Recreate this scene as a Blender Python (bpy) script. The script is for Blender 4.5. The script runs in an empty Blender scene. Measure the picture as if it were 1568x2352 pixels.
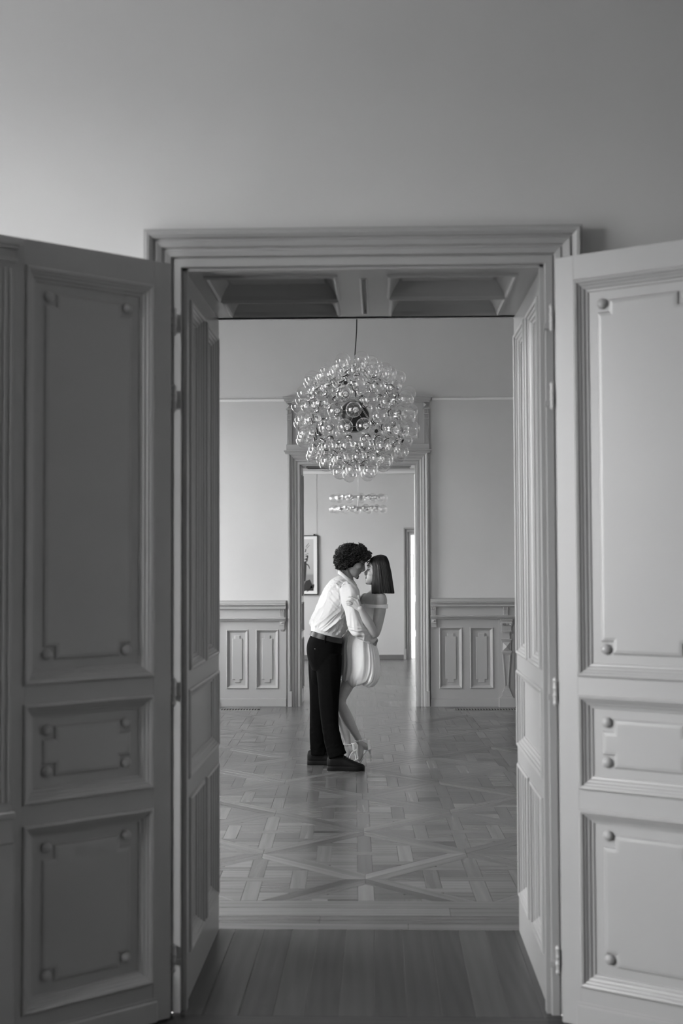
import bpy, math, random
import numpy as np
from mathutils import Vector, Matrix

# ------------------------------------------------------------------ camera, world, exposure
SC = bpy.context.scene
COL = SC.collection
F, CX, CY, CAMZ, ROLL = 2900.0, 784.0, 1176.0, 1.6, 0.0039      # pixels of the 1568x2352 frame
PSI = math.atan(87.6 / F)
TH = math.atan(110.0 * math.cos(PSI) / F)
FW = np.array([-math.sin(PSI) * math.cos(TH), math.cos(PSI) * math.cos(TH), math.sin(TH)])
_r0 = np.cross(FW, [0, 0, 1]); _r0 /= np.linalg.norm(_r0)
_u0 = np.cross(_r0, FW)
CR = math.cos(ROLL) * _r0 - math.sin(ROLL) * _u0
CU = math.sin(ROLL) * _r0 + math.cos(ROLL) * _u0
CPOS = np.array([0, 0, CAMZ])

cam_d = bpy.data.cameras.new('camera')
cam = bpy.data.objects.new('camera', cam_d); COL.objects.link(cam)
cam_d.sensor_fit = 'VERTICAL'; cam_d.sensor_height = 36.0; cam_d.sensor_width = 24.0
cam_d.lens = F / 2352.0 * 36.0
cam_d.clip_start = 0.05; cam_d.clip_end = 200
cam_d.dof.use_dof = True; cam_d.dof.focus_distance = 9.72; cam_d.dof.aperture_fstop = 2.8
m = Matrix.Identity(4)
for i in range(3):
    m[i][0], m[i][1], m[i][2], m[i][3] = CR[i], CU[i], -FW[i], CPOS[i]
cam.matrix_world = m
SC.camera = cam

vs = SC.view_settings
vs.view_transform = 'Standard'; vs.look = 'None'; vs.gamma = 1.0; vs.use_curve_mapping = False
vs.exposure = 1.65
SC.display_settings.display_device = 'sRGB'
SC.cycles.use_denoising = True
SC.cycles.max_bounces = 10; SC.cycles.diffuse_bounces = 6; SC.cycles.glossy_bounces = 5
SC.cycles.transparent_max_bounces = 48
SC.cycles.sample_clamp_indirect = 6.0
SC.cycles.caustics_reflective = False; SC.cycles.caustics_refractive = False

SKY = 9.0
world = bpy.data.worlds.new('overcast_sky'); SC.world = world
world.use_nodes = True
wn, wl = world.node_tree.nodes, world.node_tree.links
wn.clear()
w_out = wn.new('ShaderNodeOutputWorld'); w_bg = wn.new('ShaderNodeBackground')
w_tc = wn.new('ShaderNodeTexCoord'); w_sep = wn.new('ShaderNodeSeparateXYZ'); w_rmp = wn.new('ShaderNodeValToRGB')
w_rmp.color_ramp.elements[0].position = 0.47; w_rmp.color_ramp.elements[0].color = (.30, .30, .30, 1)
w_rmp.color_ramp.elements[1].position = 0.53; w_rmp.color_ramp.elements[1].color = (.9, .9, .9, 1)
w_ma = wn.new('ShaderNodeMath'); w_ma.operation = 'MULTIPLY_ADD'; w_ma.inputs[1].default_value = .5; w_ma.inputs[2].default_value = .5
wl.new(w_tc.outputs['Generated'], w_sep.inputs[0]); wl.new(w_sep.outputs['Z'], w_ma.inputs[0])
wl.new(w_ma.outputs[0], w_rmp.inputs[0]); wl.new(w_rmp.outputs[0], w_bg.inputs[0])
w_bg.inputs[1].default_value = SKY
wl.new(w_bg.outputs[0], w_out.inputs[0])

def portal(name, loc, size, direction):
    """Daylight through one window opening: a portal for the overcast sky."""
    l = bpy.data.lights.new(name, 'AREA'); l.shape = 'RECTANGLE'; l.size, l.size_y = size
    l.cycles.is_portal = True
    o = bpy.data.objects.new(name, l); COL.objects.link(o)
    o.location = loc
    o.rotation_euler = Vector(direction).to_track_quat('-Z', 'Z').to_euler()
    return o
# rooms: (x0, x1, y0, y1, ceiling) ; windows: (side, y0, y1, z0, z1)
R1 = (-3.0, 2.7, -3.2, 4.53)
R2 = (-3.4, 3.3, 5.50, 13.86)
R3 = (-3.6, 3.2, 14.43, 20.35)
R4 = (-1.6, 3.2, 20.55, 24.5)
CEIL = 4.25
WINDOWS = [(R1, 'L', 1.75, 3.55, .75, 3.4),
           (R2, 'L', 6.1, 8.1, .75, 3.4), (R2, 'L', 11.6, 13.0, .75, 3.4),
           (R3, 'L', 15.2, 16.6, .75, 3.4), (R3, 'L', 17.8, 19.2, .75, 3.4),
           (R4, 'R', 21.2, 23.6, .4, 3.4)]
for (R, s, a, b, c, d) in WINDOWS:
    x = R[0] - .3 if s == 'L' else R[1] + .3
    portal('window_daylight', (x, (a + b) / 2, (c + d) / 2), (b - a, d - c), (1 if s == 'L' else -1, 0, 0))

# ------------------------------------------------------------------ helpers
rnd = random.Random(7)
def W(px, py, y):
    """the point of the vertical plane at depth y that the photograph shows at pixel (px, py)"""
    d = FW + CR * (px - CX) / F + CU * (CY - py) / F
    return CPOS + d * (y / d[1])
def proj(p):
    d = np.asarray(p, float) - CPOS
    z = d @ FW
    return CX + F * (d @ CR) / z, CY - F * (d @ CU) / z

class MB:
    def __init__(self): self.v = []; self.f = []
    def add(self, vs, fs):
        b = len(self.v); self.v.extend([tuple(map(float, p)) for p in vs]); self.f.extend([tuple(i + b for i in f) for f in fs]); return self
    def box(self, x0, y0, z0, x1, y1, z1, T=None, bev=0.0):
        if bev > 0:
            b = bev
            P = []
            for (x, sx) in ((x0, 1), (x1, -1)):
                for (y, sy) in ((y0, 1), (y1, -1)):
                    for (z, sz) in ((z0, 1), (z1, -1)):
                        P += [(x, y + sy * b, z + sz * b), (x + sx * b, y, z + sz * b), (x + sx * b, y + sy * b, z)]
            def I(ix, iy, iz, k): return ((ix * 2 + iy) * 2 + iz) * 3 + k
            Fs = [(I(0,0,0,0), I(0,0,1,0), I(0,1,1,0), I(0,1,0,0)), (I(1,0,0,0), I(1,1,0,0), I(1,1,1,0), I(1,0,1,0)),
                  (I(0,0,0,1), I(1,0,0,1), I(1,0,1,1), I(0,0,1,1)), (I(0,1,0,1), I(0,1,1,1), I(1,1,1,1), I(1,1,0,1)),
                  (I(0,0,0,2), I(0,1,0,2), I(1,1,0,2), I(1,0,0,2)), (I(0,0,1,2), I(1,0,1,2), I(1,1,1,2), I(0,1,1,2))]
            for a in (0, 1):
                for c in (0, 1):
                    Fs.append((I(a,c,0,0), I(a,c,1,0), I(a,c,1,1), I(a,c,0,1)))
                    Fs.append((I(a,0,c,0), I(a,1,c,0), I(a,1,c,2), I(a,0,c,2)))
                    Fs.append((I(0,a,c,1), I(1,a,c,1), I(1,a,c,2), I(0,a,c,2)))
            for a in (0, 1):
                for c in (0, 1):
                    for e in (0, 1): Fs.append((I(a,c,e,0), I(a,c,e,1), I(a,c,e,2)))
        else:
            P = [(x0,y0,z0),(x1,y0,z0),(x1,y1,z0),(x0,y1,z0),(x0,y0,z1),(x1,y0,z1),(x1,y1,z1),(x0,y1,z1)]
            Fs = [(3,2,1,0),(4,5,6,7),(0,1,5,4),(1,2,6,5),(2,3,7,6),(3,0,4,7)]
        if T: P = [T(p) for p in P]
        return self.add(P, Fs)
    def frustum(self, cx, w0, d0, z0, w1, d1, z1, T=None, back=0.0):
        """block against a wall: x half widths w0,w1, depths d0,d1 (towards -y) between z0 and z1"""
        P = [(cx-w0,back,z0),(cx+w0,back,z0),(cx+w0,-d0,z0),(cx-w0,-d0,z0),(cx-w1,back,z1),(cx+w1,back,z1),(cx+w1,-d1,z1),(cx-w1,-d1,z1)]
        if T: P = [T(p) for p in P]
        return self.add(P, [(0,1,2,3),(7,6,5,4),(0,4,5,1),(1,5,6,2),(2,6,7,3),(3,7,4,0)])
    def rings(self, T, u0, v0, u1, v1, prof, cap=True):
        """mitred rectangular moulding: prof = (inset, height) pairs from the outside in"""
        P = []
        for (i, h) in prof:
            P += [(u0+i, v0+i, h), (u1-i, v0+i, h), (u1-i, v1-i, h), (u0+i, v1-i, h)]
        Fs = []
        for k in range(len(prof) - 1):
            for j in range(4):
                a, b = k*4 + j, k*4 + (j+1) % 4
                Fs.append((a, b, b+4, a+4))
        if cap: k = (len(prof)-1)*4; Fs.append((k, k+1, k+2, k+3))
        return self.add([T(p) for p in P], Fs)
    def notched(self, T, u0, v0, u1, v1, n, h0, h1, b, nv=None):
        nv = n if nv is None else nv
        def poly(u0, v0, u1, v1, h):
            return [(u0+n,v0,h),(u1-n,v0,h),(u1-n,v0+nv,h),(u1,v0+nv,h),(u1,v1-nv,h),(u1-n,v1-nv,h),(u1-n,v1,h),(u0+n,v1,h),(u0+n,v1-nv,h),(u0,v1-nv,h),(u0,v0+nv,h),(u0+n,v0+nv,h)]
        P = poly(u0, v0, u1, v1, h0) + poly(u0+b*.35, v0+b*.35, u1-b*.35, v1-b*.35, h0 + (h1-h0)*.8) + poly(u0+b, v0+b, u1-b, v1-b, h1)
        Fs = []
        for k in (0, 12):
            for j in range(12):
                a, c = k + j, k + (j+1) % 12
                Fs.append((a, c, c+12, a+12))
        q = 24   # the plateau as quads
        Fs += [(q+0,q+1,q+2,q+11), (q+8,q+5,q+6,q+7), (q+10,q+11,q+2,q+3,q+4,q+5,q+8,q+9)]
        return self.add([T(p) for p in P], Fs)
    def dome(self, T, cu, cv, w, r, n=12, m=4, flat=.75):
        P, Fs = [], []
        for k in range(m):
            a = k / m * math.pi / 2
            for j in range(n):
                t = j / n * 2 * math.pi
                P.append(T((cu + r*math.cos(a)*math.cos(t), cv + r*math.cos(a)*math.sin(t), w + r*flat*math.sin(a))))
        P.append(T((cu, cv, w + r*flat)))
        for k in range(m-1):
            for j in range(n):
                Fs.append((k*n+j, k*n+(j+1)%n, (k+1)*n+(j+1)%n, (k+1)*n+j))
        for j in range(n): Fs.append(((m-1)*n+j, (m-1)*n+(j+1)%n, m*n))
        return self.add(P, Fs)
    def tube(self, pts, radii, n=10, side=None, sub=1, cap=True, p=2.0):
        """swept tube with elliptical section; radii = number or (r_side, r_other); sub = spline steps"""
        pts = np.array(pts, float)
        rr = np.array([(r, r) if np.isscalar(r) else tuple(r) for r in radii], float)
        if sub > 1 and len(pts) > 2:
            pts, rr = spline(pts, sub), spline(rr, sub)
        elif sub > 1:
            t = np.linspace(0, 1, sub+1)[:, None]; pts = pts[0]*(1-t)+pts[1]*t; rr = rr[0]*(1-t)+rr[1]*t
        tan = np.gradient(pts, axis=0); tan /= np.linalg.norm(tan, axis=1)[:, None] + 1e-12
        s = np.array(side, float) if side is not None else (np.array([0, 0, 1.0]) if abs(tan[0][2]) < .9 else np.array([1.0, 0, 0]))
        P = []
        N = len(pts)
        ring = [(i, 1.0, 0.0) for i in range(N)]
        if cap and cap != 'flat':
            r0, r1 = rr[0].mean(), rr[-1].mean()
            ring = [(0, .35, -.9*r0), (0, .8, -.6*r0)] + ring + [(N-1, .8, .6*r1), (N-1, .35, .9*r1)]
        ref = s
        frames = []
        for i in range(N):
            a = ref - tan[i] * (ref @ tan[i]); a /= np.linalg.norm(a) + 1e-12
            if side is None: ref = a
            frames.append((a, np.cross(tan[i], a)))
        for (i, k, off) in ring:
            a, b = frames[i]; c = pts[i] + tan[i] * off
            for j in range(n):
                t = j / n * 2 * math.pi
                ct, st = math.cos(t), math.sin(t)
                if p != 2.0:
                    ct = math.copysign(abs(ct) ** (2/p), ct); st = math.copysign(abs(st) ** (2/p), st)
                P.append(c + a * (rr[i][0]*k*ct) + b * (rr[i][1]*k*st))
        M = len(ring); Fs = []
        for k in range(M-1):
            for j in range(n):
                Fs.append((k*n+j, k*n+(j+1)%n, (k+1)*n+(j+1)%n, (k+1)*n+j))
        Fs.append(tuple(range(n-1, -1, -1))); Fs.append(tuple((M-1)*n + j for j in range(n)))
        return self.add(P, Fs)
    def ell(self, c, r, M=None, n=16, m=10):
        c = np.array(c, float); M = np.eye(3) if M is None else np.array(M)
        P = [c + M @ np.array([0, 0, -r[2]])]
        for k in range(1, m):
            a = -math.pi/2 + math.pi*k/m
            for j in range(n):
                t = 2*math.pi*j/n
                P.append(c + M @ np.array([r[0]*math.cos(a)*math.cos(t), r[1]*math.cos(a)*math.sin(t), r[2]*math.sin(a)]))
        P.append(c + M @ np.array([0, 0, r[2]]))
        Fs = [(0, 1+(j+1)%n, 1+j) for j in range(n)]
        for k in range(m-2):
            for j in range(n):
                Fs.append((1+k*n+j, 1+k*n+(j+1)%n, 1+(k+1)*n+(j+1)%n, 1+(k+1)*n+j))
        L = len(P)-1
        Fs += [(1+(m-2)*n+j, 1+(m-2)*n+(j+1)%n, L) for j in range(n)]
        return self.add(P, Fs)
    def lathe(self, prof, n=16, T=None):
        P = []
        for (r, z) in prof:
            for j in range(n):
                t = 2*math.pi*j/n; P.append((r*math.cos(t), r*math.sin(t), z))
        Fs = [(k*n+j, k*n+(j+1)%n, (k+1)*n+(j+1)%n, (k+1)*n+j) for k in range(len(prof)-1) for j in range(n)]
        if T: P = [T(p) for p in P]
        return self.add(P, Fs)

def spline(P, sub):
    P = np.array(P, float); n = len(P); out = []
    for i in range(n-1):
        p0 = P[max(i-1, 0)]; p1 = P[i]; p2 = P[i+1]; p3 = P[min(i+2, n-1)]
        for k in range(sub):
            t = k / sub
            out.append(.5*((2*p1)+(-p0+p2)*t+(2*p0-5*p1+4*p2-p3)*t*t+(-p0+3*p1-3*p2+p3)*t**3))
    out.append(P[-1]); return np.array(out)

def mesh_of(name, mb, mat=None, origin=(0,0,0), smooth=False, fix=True):
    me = bpy.data.meshes.new(name)
    o = np.array(origin, float)
    me.from_pydata([tuple(np.array(v) - o) for v in mb.v], [], mb.f)
    if fix:
        import bmesh
        b = bmesh.new(); b.from_mesh(me); bmesh.ops.recalc_face_normals(b, faces=b.faces); b.to_mesh(me); b.free()
    if mat: me.materials.append(mat)
    if smooth: me.shade_smooth()
    me.update(); return me
def link(name, me, parent=None, loc=None):
    o = bpy.data.objects.new(name, me); COL.objects.link(o)
    if parent: o.parent = parent
    if loc is not None: o.location = loc
    return o
ORI = {}
def obj(name, mb, mat, parent=None, origin=None, smooth=False, fix=True):
    """one mesh object; vertices are world coordinates; children share their root's origin"""
    if parent is not None: org = ORI.get(parent.name, (0,0,0)); o = link(name, mesh_of(name, mb, mat, org, smooth, fix), parent)
    else:
        org = origin or (0,0,0); o = link(name, mesh_of(name, mb, mat, org, smooth, fix), None, org)
    ORI[o.name] = org
    return o
def empty(name, loc):
    o = bpy.data.objects.new(name, None); COL.objects.link(o); o.location = loc; o.empty_display_size = .1
    ORI[o.name] = tuple(loc); return o
def tag(o, label=None, cat=None, group=None, kind=None):
    if label: o['label'] = label
    if cat: o['category'] = cat
    if group: o['group'] = group
    if kind: o['kind'] = kind
    return o

# ------------------------------------------------------------------ materials (the photograph is black and white: greys only)
def nmat(name):
    m = bpy.data.materials.new(name); m.use_nodes = True
    nt = m.node_tree; b = nt.nodes['Principled BSDF']; return m, nt.nodes, nt.links, b
def paint(name, g, rough=.5, var=.03, scale=2.0, bump=0.0, bscale=60, spec=.5, metal=0.0, sheen=0.0):
    m, N, L, b = nmat(name)
    tc = N.new('ShaderNodeTexCoord'); no = N.new('ShaderNodeTexNoise'); no.inputs['Scale'].default_value = scale; no.inputs['Detail'].default_value = 4
    mr = N.new('ShaderNodeMapRange'); mr.inputs['To Min'].default_value = g*(1-var); mr.inputs['To Max'].default_value = g*(1+var)
    mr.inputs['From Min'].default_value = .3; mr.inputs['From Max'].default_value = .7
    cc = N.new('ShaderNodeCombineColor')
    L.new(tc.outputs['Object'], no.inputs['Vector']); L.new(no.outputs['Fac'], mr.inputs['Value'])
    for k in range(3): L.new(mr.outputs[0], cc.inputs[k])
    L.new(cc.outputs[0], b.inputs['Base Color'])
    b.inputs['Roughness'].default_value = rough; b.inputs['Specular IOR Level'].default_value = spec; b.inputs['Metallic'].default_value = metal
    if sheen: b.inputs['Sheen Weight'].default_value = sheen; b.inputs['Sheen Roughness'].default_value = .5
    if bump:
        n2 = N.new('ShaderNodeTexNoise'); n2.inputs['Scale'].default_value = bscale; n2.inputs['Detail'].default_value = 5
        bp = N.new('ShaderNodeBump'); bp.inputs['Strength'].default_value = bump; bp.inputs['Distance'].default_value = .002
        L.new(tc.outputs['Object'], n2.inputs['Vector']); L.new(n2.outputs['Fac'], bp.inputs['Height']); L.new(bp.outputs[0], b.inputs['Normal'])
    return m
M_WALL = paint('wall_paint', .55, .75, .03, 1.5, .25, 90, .2)
M_BOUNCE = paint('bounce_cut_wall_paint', .50, .8, .03, 1.5)  # invented tone for unseen near-room walls, limits bounce light on the left leaf
M_CEIL = paint('ceiling_paint', .62, .8, .02, 1.0, .1, 60, .2)
M_TRIM = paint('satin_trim_paint', .37, .30, .02, 3.0, .06, 40, .5)
M_DOOR = paint('satin_door_paint', .38, .33, .02, 3.0, .06, 40, .5)
M_RAILW = paint('white_picture_rail_paint', .74, .4, .02, 3)
M_DARK = paint('dark_base', .03, .9, .1)
M_BLACK = paint('black_metal', .012, .4, .1)
M_CHROME = paint('chrome', .75, .12, .02, 3, metal=1.0)
M_STEEL = paint('steel', .45, .3, .05, 9, metal=1.0)
M_SHIRT = paint('white_cotton_shirt', .66, .8, .02, 20, .3, 400, .2, sheen=.1)
M_DRESS = paint('white_taffeta_dress', .90, .55, .02, 20, .2, 300, .35)
M_TROU = paint('black_wool_trousers', .004, .95, .2, 60, .3, 500, .06)
M_BELT = paint('black_leather_belt', .008, .5, .1, 60)
M_SHOE = paint('black_leather_sneaker', .004, .55, .1, 60, .2, 200, .2)
M_HEEL = paint('white_leather_heel', .88, .35, .02, 30)
M_SKINM = paint('man_skin', .25, .5, .05, 25, .25, 300, .4)
M_SKINW = paint('woman_skin', .46, .46, .05, 25, .2, 300, .4)
M_LIPW = paint('lip', .16, .4, .05, 25)
M_NAIL = paint('pale_nail_polish', .7, .2, .02, 25)
M_MAT = paint('white_mat_board', .78, .7, .01)

def hair_mat(name, g, rough, s):
    m, N, L, b = nmat(name)
    tc = N.new('ShaderNodeTexCoord'); mp = N.new('ShaderNodeMapping'); mp.inputs['Scale'].default_value = s
    no = N.new('ShaderNodeTexNoise'); no.inputs['Scale'].default_value = 1; no.inputs['Detail'].default_value = 3
    mr = N.new('ShaderNodeMapRange'); mr.inputs['From Min'].default_value = .35; mr.inputs['From Max'].default_value = .7
    mr.inputs['To Min'].default_value = g*.45; mr.inputs['To Max'].default_value = g*2.2
    cc = N.new('ShaderNodeCombineColor')
    L.new(tc.outputs['Object'], mp.inputs[0]); L.new(mp.outputs[0], no.inputs['Vector']); L.new(no.outputs['Fac'], mr.inputs['Value'])
    for k in range(3): L.new(mr.outputs[0], cc.inputs[k])
    L.new(cc.outputs[0], b.inputs['Base Color']); b.inputs['Roughness'].default_value = rough
    bp = N.new('ShaderNodeBump'); bp.inputs['Strength'].default_value = .6; bp.inputs['Distance'].default_value = .002
    L.new(no.outputs['Fac'], bp.inputs['Height']); L.new(bp.outputs[0], b.inputs['Normal'])
    return m
M_HAIRM = hair_mat('dark_curly_hair', .014, .28, (40, 40, 40))
M_HAIRW = hair_mat('dark_straight_hair', .009, .36, (230, 230, 7))

def wood(name, lo, hi, rough):
    m, N, L, b = nmat(name)
    uv = N.new('ShaderNodeUVMap'); uv.uv_map = 'grain'
    at = N.new('ShaderNodeAttribute'); at.attribute_name = 'tone'
    mp = N.new('ShaderNodeMapping'); mp.inputs['Scale'].default_value = (3.0, 60.0, 1)
    n1 = N.new('ShaderNodeTexNoise'); n1.inputs['Scale'].default_value = 1.0; n1.inputs['Detail'].default_value = 6; n1.inputs['Distortion'].default_value = .6
    mp2 = N.new('ShaderNodeMapping'); mp2.inputs['Scale'].default_value = (1.6, 7.0, 1)
    wv = N.new('ShaderNodeTexWave'); wv.wave_type = 'BANDS'; wv.bands_direction = 'Y'; wv.inputs['Scale'].default_value = .8
    wv.inputs['Distortion'].default_value = 16.0; wv.inputs['Detail'].default_value = 1.0; wv.inputs['Detail Scale'].default_value = .35
    L.new(uv.outputs[0], mp.inputs[0]); L.new(mp.outputs[0], n1.inputs['Vector']); L.new(uv.outputs[0], mp2.inputs[0]); L.new(mp2.outputs[0], wv.inputs['Vector'])
    mx = N.new('ShaderNodeMath'); mx.operation = 'MULTIPLY_ADD'; mx.inputs[1].default_value = .22; L.new(wv.outputs['Fac'], mx.inputs[0])
    ng = N.new('ShaderNodeMath'); ng.operation = 'MULTIPLY_ADD'; ng.inputs[1].default_value = .55; ng.inputs[2].default_value = .22; L.new(n1.outputs['Fac'], ng.inputs[0]); L.new(ng.outputs[0], mx.inputs[2])
    m2 = N.new('ShaderNodeMath'); m2.operation = 'MULTIPLY_ADD'; m2.inputs[1].default_value = 1.3; L.new(at.outputs['Fac'], m2.inputs[0]); L.new(mx.outputs[0], m2.inputs[2])
    mr = N.new('ShaderNodeMapRange'); mr.inputs['From Min'].default_value = .4; mr.inputs['From Max'].default_value = 2.1
    mr.inputs['To Min'].default_value = lo; mr.inputs['To Max'].default_value = hi; L.new(m2.outputs[0], mr.inputs['Value'])
    cc = N.new('ShaderNodeCombineColor')
    for k in range(3): L.new(mr.outputs[0], cc.inputs[k])
    L.new(cc.outputs[0], b.inputs['Base Color'])
    rr = N.new('ShaderNodeMapRange'); rr.inputs['From Min'].default_value = .3; rr.inputs['From Max'].default_value = 1.2; rr.inputs['To Min'].default_value = rough*1.15; rr.inputs['To Max'].default_value = rough*.85
    L.new(mx.outputs[0], rr.inputs['Value']); L.new(rr.outputs[0], b.inputs['Roughness'])
    bp = N.new('ShaderNodeBump'); bp.inputs['Strength'].default_value = .06; bp.inputs['Distance'].default_value = .001
    L.new(mx.outputs[0], bp.inputs['Height']); L.new(bp.outputs[0], b.inputs['Normal'])
    return m
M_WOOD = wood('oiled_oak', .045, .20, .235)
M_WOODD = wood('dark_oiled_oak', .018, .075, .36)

def glass():
    m, N, L, b = nmat('clear_bulb_glass'); N.remove(b); out = N['Material Output']
    tr = N.new('ShaderNodeBsdfTransparent'); tr.inputs[0].default_value = (.975, .975, .975, 1)
    gl = N.new('ShaderNodeBsdfGlossy'); gl.inputs['Roughness'].default_value = .015; gl.inputs[0].default_value = (1, 1, 1, 1)
    lw = N.new('ShaderNodeLayerWeight'); lw.inputs[0].default_value = .5
    fr = N.new('ShaderNodeMath'); fr.operation = 'POWER'; fr.inputs[1].default_value = 3.2; L.new(lw.outputs['Facing'], fr.inputs[0])
    mu = N.new('ShaderNodeMath'); mu.operation = 'MULTIPLY_ADD'; mu.inputs[1].default_value = .80; mu.inputs[2].default_value = .11; mu.use_clamp = True
    mx = N.new('ShaderNodeMixShader')
    f2_ = N.new('ShaderNodeMath'); f2_.operation = 'POWER'; f2_.inputs[1].default_value = 7.0; L.new(lw.outputs['Facing'], f2_.inputs[0])
    rm = N.new('ShaderNodeMapRange'); rm.inputs['To Min'].default_value = .975; rm.inputs['To Max'].default_value = .45; L.new(f2_.outputs[0], rm.inputs['Value'])
    cb = N.new('ShaderNodeCombineColor')
    for k in range(3): L.new(rm.outputs[0], cb.inputs[k])
    L.new(cb.outputs[0], tr.inputs[0])
    L.new(fr.outputs[0], mu.inputs[0]); L.new(mu.outputs[0], mx.inputs[0]); L.new(tr.outputs[0], mx.inputs[1]); L.new(gl.outputs[0], mx.inputs[2]); L.new(mx.outputs[0], out.inputs[0])
    return m
M_GLASS = glass()

# ------------------------------------------------------------------ setting: walls, ceilings
def wall_block(name, x0, x1, y0, y1, z1, holes, label, axis='x', mat=M_WALL):
    """solid wall with rectangular openings; holes = (a0, a1, z0, z1) along the wall"""
    mb = MB()
    A0, A1 = (x0, x1) if axis == 'x' else (y0, y1)
    xs = sorted({A0, A1, *[h[0] for h in holes], *[h[1] for h in holes]})
    zs = sorted({0.0, z1, *[h[2] for h in holes], *[h[3] for h in holes]})
    for i in range(len(xs)-1):
        for k in range(len(zs)-1):
            ca, cz = (xs[i]+xs[i+1])/2, (zs[k]+zs[k+1])/2
            if any(h[0] < ca < h[1] and h[2] < cz < h[3] for h in holes): continue
            if axis == 'x': mb.box(xs[i], y0, zs[k], xs[i+1], y1, zs[k+1])
            else: mb.box(x0, xs[i], zs[k], x1, xs[i+1], zs[k+1])
    return tag(obj(name, mb, mat), label, 'wall', kind='structure')

D1 = (-.745, .631, 2.735)          # doorway 1 opening in the wall: x0, x1, top
D2 = (W(688.6, 1300, 13.84)[0] - .01, W(957.3, 1300, 13.84)[0] + .01, 2.655)
H2 = (D2[0] - .03, D2[1] + .03, 2.73)          # rough opening behind the lining
D3 = (W(944, 1400, 20.35)[0], W(944, 1400, 20.35)[0] + .95, W(944, 1228, 20.35)[2])
wall_block('wall_front', -3.6, 3.5, 4.53, 5.50, CEIL, [(D1[0], D1[1], 0, D1[2])], 'tall plain wall above the nearest doorway')
wall_block('wall_middle', -3.7, 3.5, 13.86, 14.43, CEIL, [(H2[0], H2[1], 0, H2[2])], 'plain wall behind the couple with the second doorway')
wall_block('wall_back', -3.7, 3.5, 20.35, 20.55, CEIL, [(D3[0], D3[1], 0, D3[2])], 'pale wall at the end of the furthest room')
wall_block('wall_rear', -3.3, 3.0, -3.4, -3.2, CEIL, [], 'wall behind the photographer', mat=M_BOUNCE)
wall_block('wall_far', -1.9, 3.5, 24.5, 24.8, CEIL, [], 'white wall of the bright room beyond the furthest door', mat=M_RAILW)
for (R, nm) in ((R1, 'near room'), (R2, 'room of the couple'), (R3, 'furthest room'), (R4, 'bright room beyond the furthest door')):
    wl_ = [w for w in WINDOWS if w[0] == R]
    y1 = R[3]
    wall_block('wall_left', R[0]-.3, R[0], R[2], y1, CEIL, [(w[2], w[3], w[4], w[5]) for w in wl_ if w[1] == 'L'], 'left side wall of the ' + nm, 'y', M_RAILW if R is R4 else M_WALL)
    wall_block('wall_right', R[1], R[1]+.3, R[2], y1, CEIL, [(w[2], w[3], w[4], w[5]) for w in wl_ if w[1] == 'R'], 'right side wall of the ' + nm, 'y', M_BOUNCE if R is R1 else M_RAILW if R is R4 else M_WALL)
    tag(obj('ceiling', MB().box(R[0]-.3, R[2]-.2, CEIL, R[1]+.3, R[3]+.2, CEIL+.2), M_CEIL), 'white ceiling of the ' + nm, 'ceiling', kind='structure')

nwin = 0
for (R, s, a, b, c, d) in WINDOWS:
    nwin += 1
    x = R[0]-.14 if s == 'L' else R[1]+.14
    r = empty('window_%d' % nwin, (x, (a+b)/2, c))
    tag(r, 'tall casement window in the %s wall, number %d from the camera' % ('left' if s == 'L' else 'right', nwin), 'window', kind='structure')
    fm = MB(); t = .06
    fm.box(x-.04, a, c, x+.04, a+t, d).box(x-.04, b-t, c, x+.04, b, d).box(x-.04, a, c, x+.04, b, c+t).box(x-.04, a, d-t, x+.04, b, d)
    obj('window_frame', fm, M_RAILW, r)
    mu = MB(); mid = (a+b)/2
    mu.box(x-.03, mid-.045, c, x+.03, mid+.045, d).box(x-.03, a, c+(d-c)*.66, x+.03, b, c+(d-c)*.66+.08)
    for q in (.25, .75): mu.box(x-.02, a+(b-a)*q-.015, c, x+.02, a+(b-a)*q+.015, d)
    for q in (.22, .44): mu.box(x-.02, a, c+(d-c)*q-.015, x+.02, b, c+(d-c)*q+.015)
    obj('glazing_bar', mu, M_RAILW, r)

# ------------------------------------------------------------------ floors
AL = math.radians(1.2)
E1 = np.array([math.cos(AL), math.sin(AL)]); E2 = np.array([-math.sin(AL), math.cos(AL)])
GA = .5535
def clip(poly, a, b, c):
    """keep a*x + b*y <= c"""
    out = []
    n = len(poly)
    for i in range(n):
        p, q = poly[i], poly[(i+1) % n]
        dp, dq = a*p[0]+b*p[1]-c, a*q[0]+b*q[1]-c
        if dp <= 0: out.append(p)
        if (dp < 0) != (dq < 0) and abs(dp-dq) > 1e-12:
            t = dp/(dp-dq); out.append((p[0]+(q[0]-p[0])*t, p[1]+(q[1]-p[1])*t))
    res = []
    for p in out:
        if not res or math.hypot(p[0]-res[-1][0], p[1]-res[-1][1]) > 1e-5: res.append(p)
    if len(res) > 1 and math.hypot(res[0][0]-res[-1][0], res[0][1]-res[-1][1]) < 1e-5: res.pop()
    return res
def area(p): return .5*sum(p[i][0]*p[(i+1)%len(p)][1]-p[(i+1)%len(p)][0]*p[i][1] for i in range(len(p)))
def offset(p, g):
    n = len(p); out = []
    L = []
    for i in range(n):
        x0, y0 = p[i]; x1, y1 = p[(i+1)%n]; l = math.hypot(x1-x0, y1-y0); nx, ny = -(y1-y0)/l, (x1-x0)/l
        L.append((nx, ny, nx*x0+ny*y0+g))
    for i in range(n):
        a, b, c = L[i-1]; d, e, f = L[i]; det = a*e-b*d
        if abs(det) < 1e-6: out.append((p[i][0]+d*g, p[i][1]+e*g))
        else: out.append(((c*e-b*f)/det, (a*f-c*d)/det))
    return out
def rect(a0, b0, a1, b1): return [(a0, b0), (a1, b0), (a1, b1), (a0, b1)]

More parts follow.
